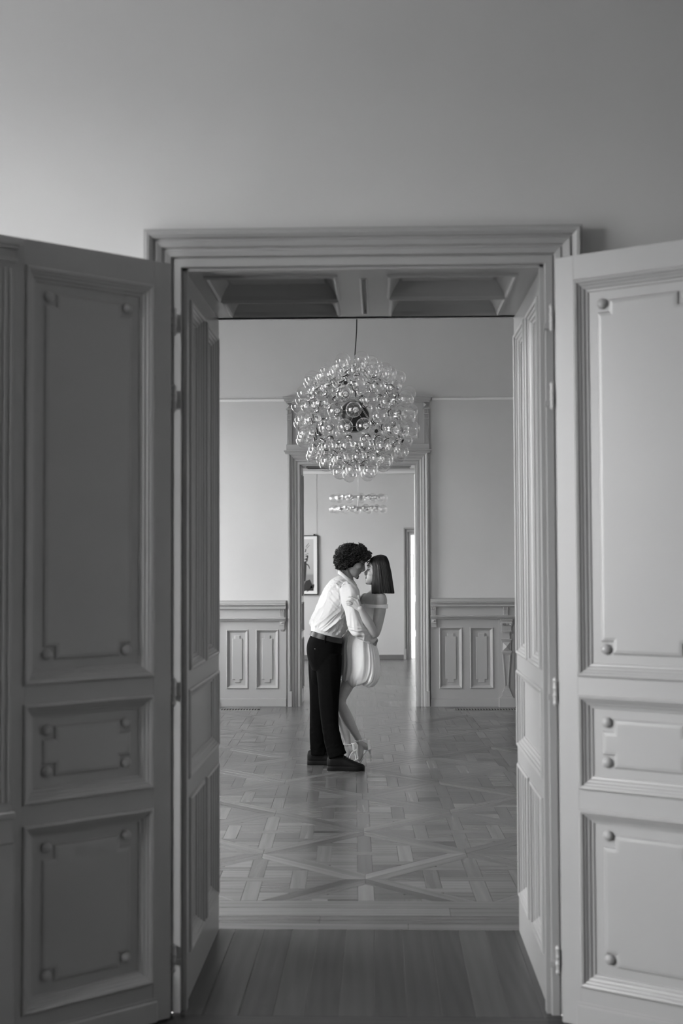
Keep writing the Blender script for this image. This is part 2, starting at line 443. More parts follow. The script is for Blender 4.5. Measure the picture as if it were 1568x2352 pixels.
def panel_pieces():
    """one square parquet panel standing on its corner: convex pieces with the direction of their grain"""
    out = []; ins = .070 * math.sqrt(2); RI = GA - ins; w = .039; o = .22
    def inner(p):
        for a, b in ((1,1), (1,-1), (-1,1), (-1,-1)): p = clip(p, a, b, RI)
        return p
    big = .6
    V = [(-w, -big, w, -o-w), (-w, -o-w, w, -w), (-w, w, w, o+w), (-w, o+w, w, big)]
    V = [(-w, -big, w, -w), (-w, w, w, big)]
    for s in (-1, 1):
        c = s*o; V += [(c-w, -o+w, c+w, o-w), (c-w, -big, c+w, -o-w), (c-w, o+w, c+w, big)]
    Hh = [(-o+w, -w, o-w, w), (-big, -w, -o-w, w), (o+w, -w, big, w)]
    for s in (-1, 1):
        c = s*o; Hh += [(-big, c-w, -w, c+w), (w, c-w, big, c+w)]
    ed = [-big, -o-w, -o+w, -w, w, o-w, o+w, big]
    cells = [(ed[i], ed[j], ed[i+1], ed[j+1]) for i in (0, 2, 4, 6) for j in (0, 2, 4, 6)]
    for k, L in ((0, V), (1, Hh), (2, cells)):
        for r in L:
            p = inner(rect(*r))
            if len(p) > 2 and area(p) > 2e-4: out.append((p, 1 if k == 0 else 0))
    # frame strips, mitred
    for k in range(4):
        a = k*math.pi/2
        R_ = lambda x, y: (x*math.cos(a)-y*math.sin(a), x*math.sin(a)+y*math.cos(a))
        out.append(([R_(GA, 0), R_(0, GA), R_(0, RI), R_(RI, 0)], 2 + k))
    return out
PP = panel_pieces()
def pieces_for(x0, x1, y0, y1, ox, oy):
    """all pieces (world polygon, grain direction) of a parquet field clipped to a rectangle"""
    res = []
    for i in range(-16, 17):
        for j in range(-16, 17):
            if (i + j) % 2 == 0: continue
            c = np.array([ox, oy]) + E1*(i*GA) + E2*(j*GA)
            if c[0] < x0-.6 or c[0] > x1+.6 or c[1] < y0-.6 or c[1] > y1+.6: continue
            for (p, g) in PP:
                q = [tuple(c + E1*u + E2*v) for u, v in p]
                if area(q) < 0: q.reverse()
                for a, b, k in ((1,0,x1), (-1,0,-x0), (0,1,y1), (0,-1,-y0)): q = clip(q, a, b, k) if len(q) > 2 else q
                if len(q) < 3 or abs(area(q)) < 2e-4: continue
                d = E1 if g == 0 else E2 if g == 1 else (E1*math.cos(math.pi/4+ (g-1)*math.pi/2) + E2*math.sin(math.pi/4+(g-1)*math.pi/2))
                res.append((q, d))
    return res
def floor_piece(q, d, gap=.0007, ch=.0009):
    """verts, faces, uvs for one board: chamfered top edge, a hair out of level"""
    a = offset(q, gap); b = offset(q, gap+ch); n = len(q)
    if abs(area(b)) < 1e-5 or area(b) < 0: b = a
    tx, ty, dz = rnd.uniform(-.0006, .0006), rnd.uniform(-.0006, .0006), rnd.uniform(-.00015, .00015)
    cx = sum(p[0] for p in q)/n; cy = sum(p[1] for p in q)/n
    Z = lambda p: dz + (p[0]-cx)*tx + (p[1]-cy)*ty
    v = [(p[0], p[1], Z(p)) for p in b] + [(p[0], p[1], Z(p)-ch*.8) for p in a] + [(p[0], p[1], -.012) for p in a]
    f = [tuple(range(n))]
    for k in (0, n):
        for i in range(n): f.append((k+i, k+n+i, k+n+(i+1)%n, k+(i+1)%n))
    ou, ov = rnd.uniform(0, 40), rnd.uniform(0, 40)
    uv = [(((p[0]-cx)*d[0]+(p[1]-cy)*d[1])+ou, (-(p[0]-cx)*d[1]+(p[1]-cy)*d[0])+ov) for p in v]
    tone = min(1, max(0, rnd.gauss(.5, .20)))
    return v, f, uv, tone, (cx, cy)
def wood_mesh(name, P, origin, mat=None):
    me = bpy.data.meshes.new(name); V, Fc, UV, TN = [], [], [], []
    for v, f, uv, tone, c in P:
        b = len(V); V += [(x-origin[0], y-origin[1], z) for x, y, z in v]; Fc += [tuple(i+b for i in t) for t in f]; UV += uv; TN += [tone]*len(v)
    me.from_pydata(V, [], Fc)
    ul = me.uv_layers.new(name='grain'); idx = np.zeros(len(me.loops), dtype=np.int32); me.loops.foreach_get('vertex_index', idx)
    ul.data.foreach_set('uv', np.array(UV, dtype=np.float32)[idx].ravel())
    at = me.attributes.new('tone', 'FLOAT', 'POINT'); at.data.foreach_set('value', np.array(TN, dtype=np.float32))
    me.materials.append(mat or M_WOOD); me.update(); return me
def lay(floor, P, limit, many_name, mat=None):
    """the boards that show largest become parts of their floor, the rest one joined part"""
    sc = []
    for k, (q, d) in enumerate(P):
        pts = [proj((x, y, 0)) for x, y in q]
        cx_ = sum(p[0] for p in pts)/len(pts); cy_ = sum(p[1] for p in pts)/len(pts)
        lo, hi = (497, 1198) if q[0][1] > 5.5 else (400, 1290)
        vis = lo < cx_ < hi and 1600 < cy_ < 2360 and not (q[0][1] > 13.8)
        sc.append((-(abs(area(pts)) if vis else 0), k))
    sc.sort(); own = {k for s, k in sc[:limit] if s < -40}
    rest = []
    for k, (q, d) in enumerate(P):
        fp = floor_piece(q, d)
        if k in own:
            c = fp[4]; link('board', wood_mesh('board', [fp], c, mat), floor, (c[0], c[1], 0))
        else: rest.append(fp)
    if rest: tag(link(many_name, wood_mesh(many_name, rest, (0, 0), mat), floor), kind='stuff')

f2 = tag(obj('floor', MB().box(R2[0], 5.53, -.2, R2[1], 13.86, -.006), M_DARK), 'oak panel parquet floor under the couple with diagonal strips and woven squares', 'floor', kind='structure')
P2 = pieces_for(R2[0], R2[1], 5.99, 13.80, -.645, 6.937)
for (a, b) in ((5.53, 5.62), (5.62, 5.745), (5.745, 5.87), (5.87, 5.99)):
    x = R2[0] + rnd.uniform(0, .6)
    cuts = [R2[0]]
    while x < R2[1]: cuts.append(x); x += rnd.uniform(1.3, 2.2)
    cuts.append(R2[1])
    for i in range(len(cuts)-1): P2.append((rect(cuts[i], a, cuts[i+1], b), (1, 0)))
lay(f2, P2, 295, 'parquet_pieces')
f1 = tag(obj('floor', MB().box(D1[0], 4.4, -.2, D1[1], 5.53, -.006), M_DARK), 'dark oak boards across the threshold of the nearest doorway', 'floor', kind='structure')
PB = []
xb = [W(px, 2135, 5.53)[0] for px in (500.6, 541, 608, 672, 732, 795, 860, 923, 988, 1052, 1114, 1180)]
xb = [D1[0]+.002] + xb[1:] + [D1[1]-.002]
xb[-2] = xb[-3] + .1216
for i in range(len(xb)-1): PB.append((rect(xb[i], 4.49, xb[i+1], 5.53), (0, 1)))
PB.append((rect(D1[0], 4.40, D1[1], 4.49), (1, 0)))
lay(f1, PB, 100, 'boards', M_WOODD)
f0 = tag(obj('floor', MB().box(R1[0], R1[2], -.2, R1[1], 4.40, -.006).box(R1[0], 4.40, -.2, D1[0], 4.53, -.006).box(D1[1], 4.40, -.2, R1[1], 4.53, -.006), M_DARK), 'oak board floor of the near room at the bottom edge', 'floor', kind='structure')
PN = []
yy = 4.40
while yy > R1[2]:
    x = R1[0]; 
    while x < R1[1]:
        x2 = min(R1[1], x + rnd.uniform(1.2, 2.2)); PN.append((rect(x, yy-.12, x2, yy), (1, 0))); x = x2
    yy -= .12
PN += [(rect(R1[0], 4.40, D1[0], 4.53), (1, 0)), (rect(D1[1], 4.40, R1[1], 4.53), (1, 0))]
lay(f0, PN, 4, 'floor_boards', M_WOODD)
f3 = tag(obj('floor', MB().box(R3[0], 14.43, -.2, R3[1], 20.55, -.006).box(D2[0], 13.86, -.2, D2[1], 14.43, -.006), M_DARK), 'bright parquet floor of the furthest room seen through the second doorway', 'floor', kind='structure')
P3 = pieces_for(R3[0], R3[1], 14.55, 20.5, -.645, 14.9)
P3.append((rect(R3[0], 14.43, R3[1], 14.55), (1, 0)))
x = D2[0]
while x < D2[1]-.01: P3.append((rect(x, 13.86, min(x+.122, D2[1]), 14.43), (0, 1))); x += .122
P3.append((rect(D2[0], 13.80, D2[1], 13.86), (1, 0)))
lay(f3, P3, 0, 'parquet_pieces')
tag(obj('floor', MB().box(R4[0], 20.55, -.2, R4[1], 24.5, 0), M_RAILW), 'pale floor beyond the furthest door', 'floor', kind='structure')

# ------------------------------------------------------------------ mouldings
def TW(x0, y, z0=0.0):              # local (u, v, w) on a wall that faces the camera
    return lambda p: (x0 + p[0], y - p[2], z0 + p[1])
BOLECTION = [(-.001, 0), (.0, .007), (.006, .011), (.013, .008), (.016, .001), (.021, -.001), (.025, -.007), (.032, -.010), (.036, -.016), (.044, -.018), (.046, -.023), (.050, -.023)]
COFFER = [(-.001, 0), (.0, .008), (.008, .011), (.014, .004), (.018, -.010), (.032, -.034), (.048, -.056), (.055, -.058), (.060, -.050), (.075, -.050)]

def casing(parent, T, x0, x1, top, w, prof, mat, plinth=.14):
    """mitred architrave round an opening: prof = (distance out from the opening, projection)"""
    mb = MB(); P = []; Fs = []
    for (d, h) in prof:
        P += [(x0-d, 0, h), (x0-d, top+d, h), (x1+d, top+d, h), (x1+d, 0, h)]
    n = len(prof)
    for k in range(n-1):
        for j in range(3): Fs.append((k*4+j, k*4+j+1, k*4+j+5, k*4+j+4))
    for j in (0, 3): Fs.append(tuple(k*4+j for k in range(n)))
    mb.add([T(p) for p in P], Fs)
    o1 = obj('architrave', mb, mat, parent)
    hm = max(h for d, h in prof) + .004
    for (a, b) in ((x0-w-.004, x0-w*.68), (x1+w*.68, x1+w+.004)):
        m2 = MB().box(a, 0, -.01, b, plinth, hm, T, .004)
        obj('plinth_block', m2, mat, parent)
    return o1
C1P = [(0, -.03), (0, .012), (.003, .016), (.028, .016), (.030, .010), (.034, .010), (.038, .024), (.055, .030), (.060, .026), (.064, .026), (.070, .038), (.086, .046), (.092, .040), (.096, .040),
       (.100, .052), (.110, .062), (.120, .064), (.124, .056), (.131, .056), (.133, .050), (.133, -.002)]
t1 = tag(empty('trim_1', (-.06, 4.53, 0)), 'deeply moulded grey architrave round the nearest doorway', 'door frame', kind='structure')
casing(t1, TW(0, 4.53), -.712, .595, 2.660, .13, C1P, M_TRIM, plinth=.16)
t1b = tag(empty('trim_8', (-.06, 5.50, 0)), 'far side architrave of the nearest doorway', 'door frame', kind='structure')
casing(t1b, lambda p: (p[0], 5.50 + p[2], p[1]), -.712, .595, 2.660, .13, C1P, M_TRIM, plinth=.16)

def reveal(name, label, x0, x1, y0, y1, top, cols, colm, rows, sof, cen=None, mat=M_TRIM, s=1.0):
    """panelled lining of a deep doorway: two jambs and a coffered soffit"""
    r = tag(empty(name, ((x0+x1)/2, (y0+y1)/2, 0)), label, 'door frame', kind='structure')
    prof = [(a*s, b) for a, b in BOLECTION]
    for side, T in (('L', lambda p: (x0+p[2], p[0], p[1])), ('R', lambda p: (x1-p[2], p[0], p[1]))):
        pan = []
        for i, (z0, z1) in enumerate(rows):
            for (a, b) in (colm if i == 1 else cols): pan.append((a, z0, b, z1))
        j = MB()
        ys = sorted({y0, y1, *[p[0] for p in pan], *[p[2] for p in pan]}); zs = sorted({0.0, top, *[p[1] for p in pan], *[p[3] for p in pan]})
        for a in range(len(ys)-1):
            for c in range(len(zs)-1):
                cy, cz = (ys[a]+ys[a+1])/2, (zs[c]+zs[c+1])/2
                if any(p[0] < cy < p[2] and p[1] < cz < p[3] for p in pan): continue
                j.box(ys[a], zs[c], -.03, ys[a+1], zs[c+1], 0, T)
        jo = obj('jamb', j, mat, r)
        for (a, z0, b, z1) in pan:
            obj('panel', MB().rings(T, a, z0, b, z1, prof), mat, jo)
    T = lambda p: (p[0], p[1], top - p[2])
    j = MB(); pan = sof + ([cen] if cen else [])
    xs = sorted({x0, x1, *[p[0] for p in pan], *[p[2] for p in pan]}); ys = sorted({y0, y1, *[p[1] for p in pan], *[p[3] for p in pan]})
    for a in range(len(xs)-1):
        for c in range(len(ys)-1):
            cx_, cy = (xs[a]+xs[a+1])/2, (ys[c]+ys[c+1])/2
            if any(p[0] < cx_ < p[2] and p[1] < cy < p[3] for p in pan): continue
            j.box(xs[a], ys[c], -.005, xs[a+1], ys[c+1], .0, T)
    so = obj('soffit', j, mat, r)
    for p in sof: obj('coffer', MB().rings(T, *p, [(a*s, b) for a, b in COFFER]), mat, so)
    if cen: obj('coffer', MB().rings(T, *cen, [(0, 0), (.006, .004), (.010, -.004), (.013, -.012)]), mat, so)
    # bead between lining and architrave
    bd = MB().box(x0-.002, y0-.004, 0, x0+.012, y0+.035, top).box(x1-.012, y0-.004, 0, x1+.002, y0+.035, top).box(x0, y0-.004, top-.010, x1, y0+.03, top+.002)
    obj('door_stop', bd, mat, r)
    return r
reveal('trim_2', 'panelled lining of the nearest doorway with coffered soffit', -.706, .592, 4.535, 5.525, 2.660,
       [(4.665, 5.033), (5.10, 5.475)], [(4.64, 5.485)], [(1.195, 2.573), (.80, 1.125), (.165, .728)],
       [(-.652, 4.665, -.155, 5.095), (-.640, 5.115, -.165, 5.42), (.035, 4.67, .517, 5.06), (.045, 5.08, .518, 5.43)], (-.072, 4.72, -.042, 5.40))
yA, yB = 13.87, 14.425
cl = [(yA+.06, yA+.26), (yA+.30, yB-.05)]
reveal('trim_3', 'panelled lining of the second doorway behind the couple', D2[0]+.012, D2[1]-.012, yA, yB, 2.648, cl, [(yA+.06, yB-.05)],
       [(1.195, 2.56), (.80, 1.125), (.165, .728)],
       [(D2[0]+.06, yA+.05, -.30, yA+.26), (D2[0]+.06, yA+.29, -.30, yB-.04), (-.18, yA+.05, D2[1]-.06, yA+.26), (-.18, yA+.29, D2[1]-.06, yB-.04)], s=.7)

# ------------------------------------------------------------------ the two open door leaves
def leaf(name, label, o, d, th_side, zt):
    """o: hinge corner of the visible face (x, y), d: unit direction of the leaf, th_side: outward normal of that face"""
    r = tag(empty(name, (o[0], o[1], 0)), label, 'door', kind='structure')
    n = np.array(th_side)
    T = lambda p: (o[0]+d[0]*p[0]+n[0]*p[2], o[1]+d[1]*p[0]+n[1]*p[2], p[1])
    wd, th, z0 = .645, .038, .008
    U0, U1 = .071, .556
    rows = [(.142, .742), (.811, 1.133), (1.196, 2.571)]
    obj('stile', MB().box(0, z0, -th, U0, zt, 0, T, .002), M_DOOR, r)
    obj('stile', MB().box(U1, z0, -th, wd, zt, 0, T, .002), M_DOOR, r)
    zz = [z0, .142, .742, .811, 1.133, 1.196, 2.571, zt]
    for k in range(0, 8, 2): obj('rail', MB().box(U0-.001, zz[k], -th+.0005, U1+.001, zz[k+1], -.0003, T), M_DOOR, r)
    obj('base_moulding', MB().box(.055, z0, 0, .600, .080, .009, T, .003).box(.055, .080, 0, .600, .090, .003, T), M_DOOR, r)
    for (a, b) in rows:
        mb = MB().rings(T, U0, a, U1, b, BOLECTION)
        mb.rings(T, U0, a, U1, b, [(0, -th), (.03, -th+.01), (.05, -th+.01)])
        mb.notched(T, U0+.077, a+.077, U1-.077, b-.077, .042, -.023, -.014, .016)
        po = obj('panel', mb, M_DOOR, r)
        for u in (.166, .464):
            for z in (a+.098, b-.092):
                zb = {(.142): (.245, .660), (.811): (.907, 1.043), (1.196): (1.291, 2.480)}[a][0 if z < (a+b)/2 else 1]
                obj('boss', MB().dome(T, u, zb, -.018, .0185), M_DOOR, po, smooth=True)
    # meeting stile pilaster with capital and base
    pl = MB()
    pl.box(.600, .80, 0, .690, 2.615, .010, T, .002)
    for k in range(4): pl.box(.607+k*.021, .83, .010, .617+k*.021, 2.55, .016, T, .002)
    pl.box(.592, 2.572, 0, .70, 2.582, .022, T, .003).box(.588, 2.615, 0, .70, 2.625, .030, T, .002).box(.580, 2.625, 0, .70, 2.640, .038, T, .003)
    pl.box(.592, .78, 0, .70, .80, .024, T, .003).box(.596, .70, 0, .70, .78, .018, T, .002).box(.590, z0, 0, .70, .70, .014, T, .002)
    obj('pilaster', pl, M_DOOR, r)
    obj('meeting_edge', MB().box(wd, z0, -th, .690, zt, 0, T), M_DOOR, r)
    return r, T
dl = np.array([-.751, -.660]); dr = np.array([.852, -.524])
doorL, TL = leaf('door_1', 'left panelled door leaf, swung open towards the camera, dark grey in shade', (-.738, 4.442), dl, (.660, -.751), 2.658)
doorR, TR = leaf('door_2', 'right panelled door leaf, swung open towards the camera, lit pale grey', (.619, 4.425), dr, (-.524, -.852), 2.658)
def hinges(root, x, s, T):
    for z in (2.455, 2.178, 1.135, .205):
        mb = MB()
        zc = z
        mb.tube([(x, 4.47, zc-.037), (x, 4.47, zc+.037)], [.0075, .0075], 10)
        mb.box(min(x, x-s*.002), 4.468, zc-.034, max(x, x-s*.002), 4.512, zc+.034)
        hg = obj('hinge', mb, M_DOOR, root, smooth=False)
        kn = MB()
        for q in (-.040, -.012, .012, .040): kn.tube([(x, 4.47, zc+q-.002), (x, 4.47, zc+q+.002)], [.0092, .0092], 10)
        kn.box(min(x, x-s*.022), 4.500, zc-.034, max(x, x-s*.022), 4.515, zc-.014)
        obj('knuckle', kn, M_TRIM, hg)
hinges(doorL, -.732, -1, TL); hinges(doorR, .613, 1, TR)

# ------------------------------------------------------------------ wall behind the couple: architrave, overdoor, wainscot
YW = 13.86
def X(px, y=YW): return W(px, 1300, y)[0]
def Zp(py, y=YW, px=822): return W(px, py, y)[2]
t4 = tag(empty('trim_4', (-.25, YW, 0)), 'moulded architrave and pilastered overdoor of the second doorway', 'door frame', kind='structure')
C2P = [(a, b*.9) for a, b in C1P]
casing(t4, TW(0, YW), D2[0]+.012, D2[1]-.012, 2.65, .13, C2P, M_TRIM, plinth=.17)
ox0, ox1 = X(658.5), X(987)
T0 = TW(0, YW)
m_ = MB()
m_.box(ox0-.025, Zp(1038), 0, ox1+.025, Zp(1034.5), .10, T0, .004).box(ox0-.012, Zp(1042), 0, ox1+.012, Zp(1038), .075, T0, .003)
m_.box(ox0, Zp(1034), 0, ox1, Zp(1021), .055, T0, .002)
obj('shelf', m_, M_TRIM, t4)
fr = MB().box(ox0+.012, Zp(1021), 0, ox1-.012, Zp(925), .022, T0)
fr.rings(TW(0, YW-.022), X(684), Zp(1008), X(962), Zp(954), [(-.001, 0), (0, .006), (.008, .008), (.013, .002), (.017, -.006), (.03, -.006)])
obj('frieze', fr, M_TRIM, t4)
co = MB()
for (a, b, dx, dp) in ((925.5, 922, .004, .06), (922, 918.5, .012, .075), (918.5, 915.5, .022, .09), (915.5, 912.3, .034, .105)):
    co.box(ox0-dx, Zp(a), 0, ox1+dx, Zp(b), dp, T0, .002)
obj('cornice', co, M_TRIM, t4)
for (a, b) in ((660.5, 671.5), (974.3, 985.5)):
    xa, xb_ = X(a), X(b); w_ = xb_-xa
    p = MB()
    p.box(xa, Zp(1021), .02, xb_, Zp(941), .045, T0)
    p.box(xa-.012, Zp(941), .02, xb_+.012, Zp(938.5), .065, T0, .002)
    for k in range(3): p.box(xa+w_*(.06+k*.34), Zp(951), .045, xa+w_*(.06+k*.34)+w_*.2, Zp(942), .058, T0, .002)
    p.box(xa-.004, Zp(954), .02, xb_+.004, Zp(951.5), .056, T0, .001)
    for k in range(4): p.box(xa+w_*(.05+k*.26), Zp(961), .045, xa+w_*(.05+k*.26)+w_*.14, Zp(954.5), .052, T0, .001)
    p.box(xa-.004, Zp(963.5), .02, xb_+.004, Zp(961.5), .054, T0, .001)
    for k in range(4): p.box(xa+w_*(.04+k*.26), Zp(1020), .045, xa+w_*(.04+k*.26)+w_*.14, Zp(964), .052, T0, .001)
    # diamond block above the pilaster
    cxp, zc, rr_ = (xa+xb_)/2, (Zp(938)+Zp(926))/2, w_*.5
    zb, zt_ = Zp(937.5), Zp(926)
    p.add([T0(q) for q in ((xa, zb, .03), (xb_, zb, .03), (xb_, zt_, .03), (xa, zt_, .03), (cxp, zc, .075))], [(0,1,4), (1,2,4), (2,3,4), (3,0,4)])
    obj('pilaster', p, M_TRIM, t4)

for nm, x0, x1, lab in (('trim_5', R2[0], X(654), 'white picture rail left of the second doorway'), ('trim_6', X(994), R2[1], 'white picture rail right of the second doorway')):
    z = Zp(920.5, px=560 if nm == 'trim_5' else 1090)
    tag(obj(nm, MB().box(x0, YW-.022, 3.350, x1, YW, 3.376, None, .003), M_RAILW), lab, 'moulding', kind='structure')

def wainscot(name, label, x0, x1, panels, brackets, pilasters, dy, flip):
    """dado: cap, frieze, ledge, panels, base; pixel rows are those of the left side, dy shifts them"""
    r = tag(empty(name, ((x0+x1)/2, YW, 0)), label, 'wainscot', kind='structure')
    z = lambda py: Zp(py+dy)
    obj('cap_rail', MB().box(x0, z(1389), 0, x1, z(1386), .085, T0, .003).box(x0, z(1386.2), 0, x1, z(1380), .05, T0, .004).box(x0, z(1380), 0, x1, z(1378), .03, T0, .002).box(x0, z(1393), 0, x1, z(1389), .055, T0, .002).box(x0, z(1397.5), 0, x1, z(1393), .068, T0, .003).box(x0, z(1400.5), 0, x1, z(1397.5), .045, T0, .002), M_TRIM, r)
    obj('frieze', MB().box(x0, z(1418), 0, x1, z(1400), .034, T0), M_TRIM, r)
    obj('ledge', MB().box(x0, z(1421), 0, x1, z(1417.8), .082, T0, .003).box(x0, z(1423.5), 0, x1, z(1421), .066, T0, .002).box(x0, z(1426), 0, x1, z(1423.5), .052, T0, .002), M_TRIM, r)
    bz = Zp(1603.5)
    body = MB(); xs = [x0]; 
    pz0, pz1 = Zp(1581), z(1445.5)
    px = sorted(panels)
    cur = x0
    for (a, b) in px:
        body.box(cur, bz, 0, a, z(1426), .026, T0); body.box(a, bz, 0, b, pz0, .026, T0); body.box(a, pz1, 0, b, z(1426), .026, T0); cur = b
    body.box(cur, bz, 0, x1, z(1426), .026, T0)
    obj('dado_board', body, M_TRIM, r)
    for (a, b) in px:
        T2 = TW(0, YW-.026)
        mb = MB().rings(T2, a, pz0, b, pz1, [(-.002, 0), (0, .007), (.006, .010), (.011, .007), (.014, .001), (.022, -.008), (.030, -.016), (.034, -.018)])
        ia, ib, ja, jb = a+.062, b-.062, pz0+.062, pz1-.062
        mb.notched(T2, ia, ja, ib, jb, .026, -.018, -.008, .008, .034)
        obj('panel', mb, M_TRIM, r)
    obj('skirting', MB().box(x0, 0, 0, x1, bz-.006, .040, T0, .003).box(x0, bz-.006, 0, x1, bz, .036, T0, .002), M_TRIM, r)
    for cxp in brackets:
        p = MB(); w_ = .026
        zt_, zb = z(1398), z(1417.8)
        p.box(cxp-.034, z(1405), .034, cxp+.034, z(1404), .062, T0)
        for k in (-1, 0, 1): p.box(cxp+k*.02-.0075, z(1404), .034, cxp+k*.02+.0075, z(1398.5), .060, T0, .003)
        p.box(cxp-.029, z(1417.8), .034, cxp+.029, z(1405), .050, T0, .002)
        for k in (-1, 0, 1): p.box(cxp+k*.016-.004, z(1414.5), .050, cxp+k*.016+.004, z(1407.5), .055, T0, .001)
        obj('frieze_block', p, M_TRIM, r)
    for cxp in brackets[:1]:
        p = MB(); w_ = .028
        zb, zt_ = z(1433.5), z(1427)
        p.box(cxp-w_, zb, .026, cxp+w_, z(1426), .052, T0, .001)
        p.add([T0(q) for q in ((cxp-.018, zb+.006, .052), (cxp+.018, zb+.006, .052), (cxp+.018, zt_-.004, .052), (cxp-.018, zt_-.004, .052), (cxp, (zb+zt_)/2, .064))], [(0,1,4), (1,2,4), (2,3,4), (3,0,4)])
        p.box(cxp-w_-.002, z(1436), .026, cxp+w_+.002, zb, .058, T0, .002)
        p.frustum(cxp, w_, .045, z(1444.5), w_, .048, z(1436), lambda q: (q[0], YW+q[1], q[2]), -.02)
        p.frustum(cxp, .006, .030, z(1450), w_*.8, .040, z(1444.5), lambda q: (q[0], YW+q[1], q[2]), -.02)
        obj('pendant', p, M_TRIM, r)
    for cxp in pilasters:
        g = lambda py: Zp(py, px=1160)
        T3 = lambda q: (cxp+q[0], YW+q[1], q[2])
        p = MB(); k = .00479/1.0
        p.box(-.085, g(1601), .02, .085, g(1424), .036, lambda q: (cxp+q[0], YW-q[2], q[1]))
        seg = [(1424.6, 1421.8, .064, .064, .085), (1448.5, 1436.8, .050, .050, .070), (1450.2, 1448.5, .058, .058, .080), (1451.8, 1450.2, .058, .046, .07),
               (1453.5, 1451.8, .046, .040, .065), (1463, 1453.5, .036, .036, .058), (1466, 1463, .042, .036, .06), (1468.6, 1466, .058, .056, .080), (1471.5, 1468.6, .048, .056, .07),
               (1494.6, 1471.5, .046, .048, .062), (1499.0, 1494.6, .050, .056, .078), (1501, 1499, .047, .050, .07), (1577, 1501, .022, .047, .058), (1580, 1577, .026, .024, .06), (1583, 1580, .032, .032, .065),
               (1588, 1583, .046, .028, .065), (1597, 1588, .052, .050, .070), (1601, 1597, .076, .056, .075), (1624.5, 1601, .086, .084, .090)]
        for (zb, zt_, w0, w1, dp) in seg: p.frustum(0, w0, dp, g(zb), w1, dp, g(zt_), T3, -.02)
        # recessed taper panel: two raised edges
        for s in (-1, 1):
            za, zc = g(1572), g(1503)
            P = [(s*.008, -.058, za), (s*.020, -.058, za), (s*.045, -.058, zc), (s*.030, -.058, zc), (s*.010, -.066, za), (s*.018, -.066, za), (s*.042, -.066, zc), (s*.033, -.066, zc)]
            p.add([T3(q) for q in P], [(4,5,6,7), (0,1,5,4), (1,2,6,5), (2,3,7,6), (3,0,4,7)])
        zb, zt_ = g(1494), g(1474)
        p.add([T3(q) for q in ((-.040, -.062, zb), (.040, -.062, zb), (.040, -.062, zt_), (-.040, -.062, zt_), (0, -.092, (zb+zt_)/2))], [(0,1,4), (1,2,4), (2,3,4), (3,0,4)])
        for s in (-1, 1):
            p.tube([T3((s*.046, -.03, g(1432.5))), T3((s*.046, -.088, g(1432.5)))], [.019, .019], 16, cap=False)
            p.tube([T3((s*.046, -.08, g(1432.5))), T3((s*.046, -.096, g(1432.5)))], [.009, .009], 12)
        p.frustum(0, .052, .078, g(1430.5), .062, .080, g(1426), T3, -.02)
        p.frustum(0, .046, .066, g(1436.8), .046, .072, g(1430.5), T3, -.02)
        for q in (-.018, 0, .018): p.ell(T3((q, -.074, g(1433))), (.008, .01, .012), n=8, m=6)
        for q in (-.022, 0, .022): p.box(q-.003, g(1445.5), .07, q+.003, g(1440.5), .074, lambda v: (cxp+v[0], YW-v[2], v[1]))
        obj('pilaster', p, M_TRIM, r)
    return r
XR = lambda px: W(px, 1500, YW)[0]
wainscot('trim_7', 'panelled grey wainscot left of the second doorway', R2[0], XR(657.5), [(XR(520.5), XR(570)), (XR(588.5), XR(639.5)), (XR(388), XR(437))], [XR(648)], [XR(478)], 0, False)
wainscot('trim_9', 'panelled grey wainscot right of the second doorway, with carved pilaster', XR(988), R2[1], [(XR(1008.5), XR(1061)), (XR(1079), XR(1132)), (XR(1205), XR(1258))], [XR(995.5), XR(1161)], [XR(1161.5)], -4.2, True)

# floor vents in front of the wainscot
def vent(label, x0, x1):
    y0, y1 = 13.50, 13.62
    r = tag(obj('floor_vent', MB().box(x0, y0, -.004, x1, y1, .0015), M_DARK, origin=(x0, y0, 0)), label, 'vent')
    obj('rim', MB().box(x0-.012, y0-.012, -.003, x1+.012, y0, .003).box(x0-.012, y1, -.003, x1+.012, y1+.012, .003).box(x0-.012, y0, -.003, x0, y1, .003).box(x1, y0, -.003, x1+.012, y1, .003), M_STEEL, r)
    s = MB(); x = x0+.01
    while x < x1-.02: s.box(x, y0, .0, x+.012, y1, .003); x += .030
    tag(obj('slats', s, M_STEEL, r), kind='stuff')
vent('long black floor grille in front of the left wainscot', -2.3, W(597, 1629, 13.55)[0])
vent('long black floor grille in front of the right wainscot', W(1046, 1629, 13.55)[0], 2.1)

# ------------------------------------------------------------------ furthest room
tag(obj('baseboard_back', MB().box(R3[0], 20.33, 0, X(944, 20.35)-.13, 20.35, .075, None, .003), paint('dark_skirting', .16, .5)), 'dark low skirting along the wall of the furthest room', 'skirting', kind='structure')
t10 = tag(empty('trim_10', (D3[0], 20.35, 0)), 'grey door frame at the right of the furthest room', 'door frame', kind='structure')
casing(t10, TW(0, 20.35), D3[0], D3[1], D3[2], .115, [(0, -.2), (0, .02), (.03, .02), (.035, .012), (.05, .03), (.07, .03), (.075, .02), (.09, .045), (.11, .05), (.115, .05), (.115, 0)], M_TRIM, plinth=.17)
tag(obj('trim_11', MB().box(R3[0], 20.31, Zp(1088.5, 20.35), R3[1], 20.35, Zp(1081.5, 20.35), None, .004), M_RAILW), 'pale picture rail high on the wall of the furthest room', 'moulding', kind='structure')
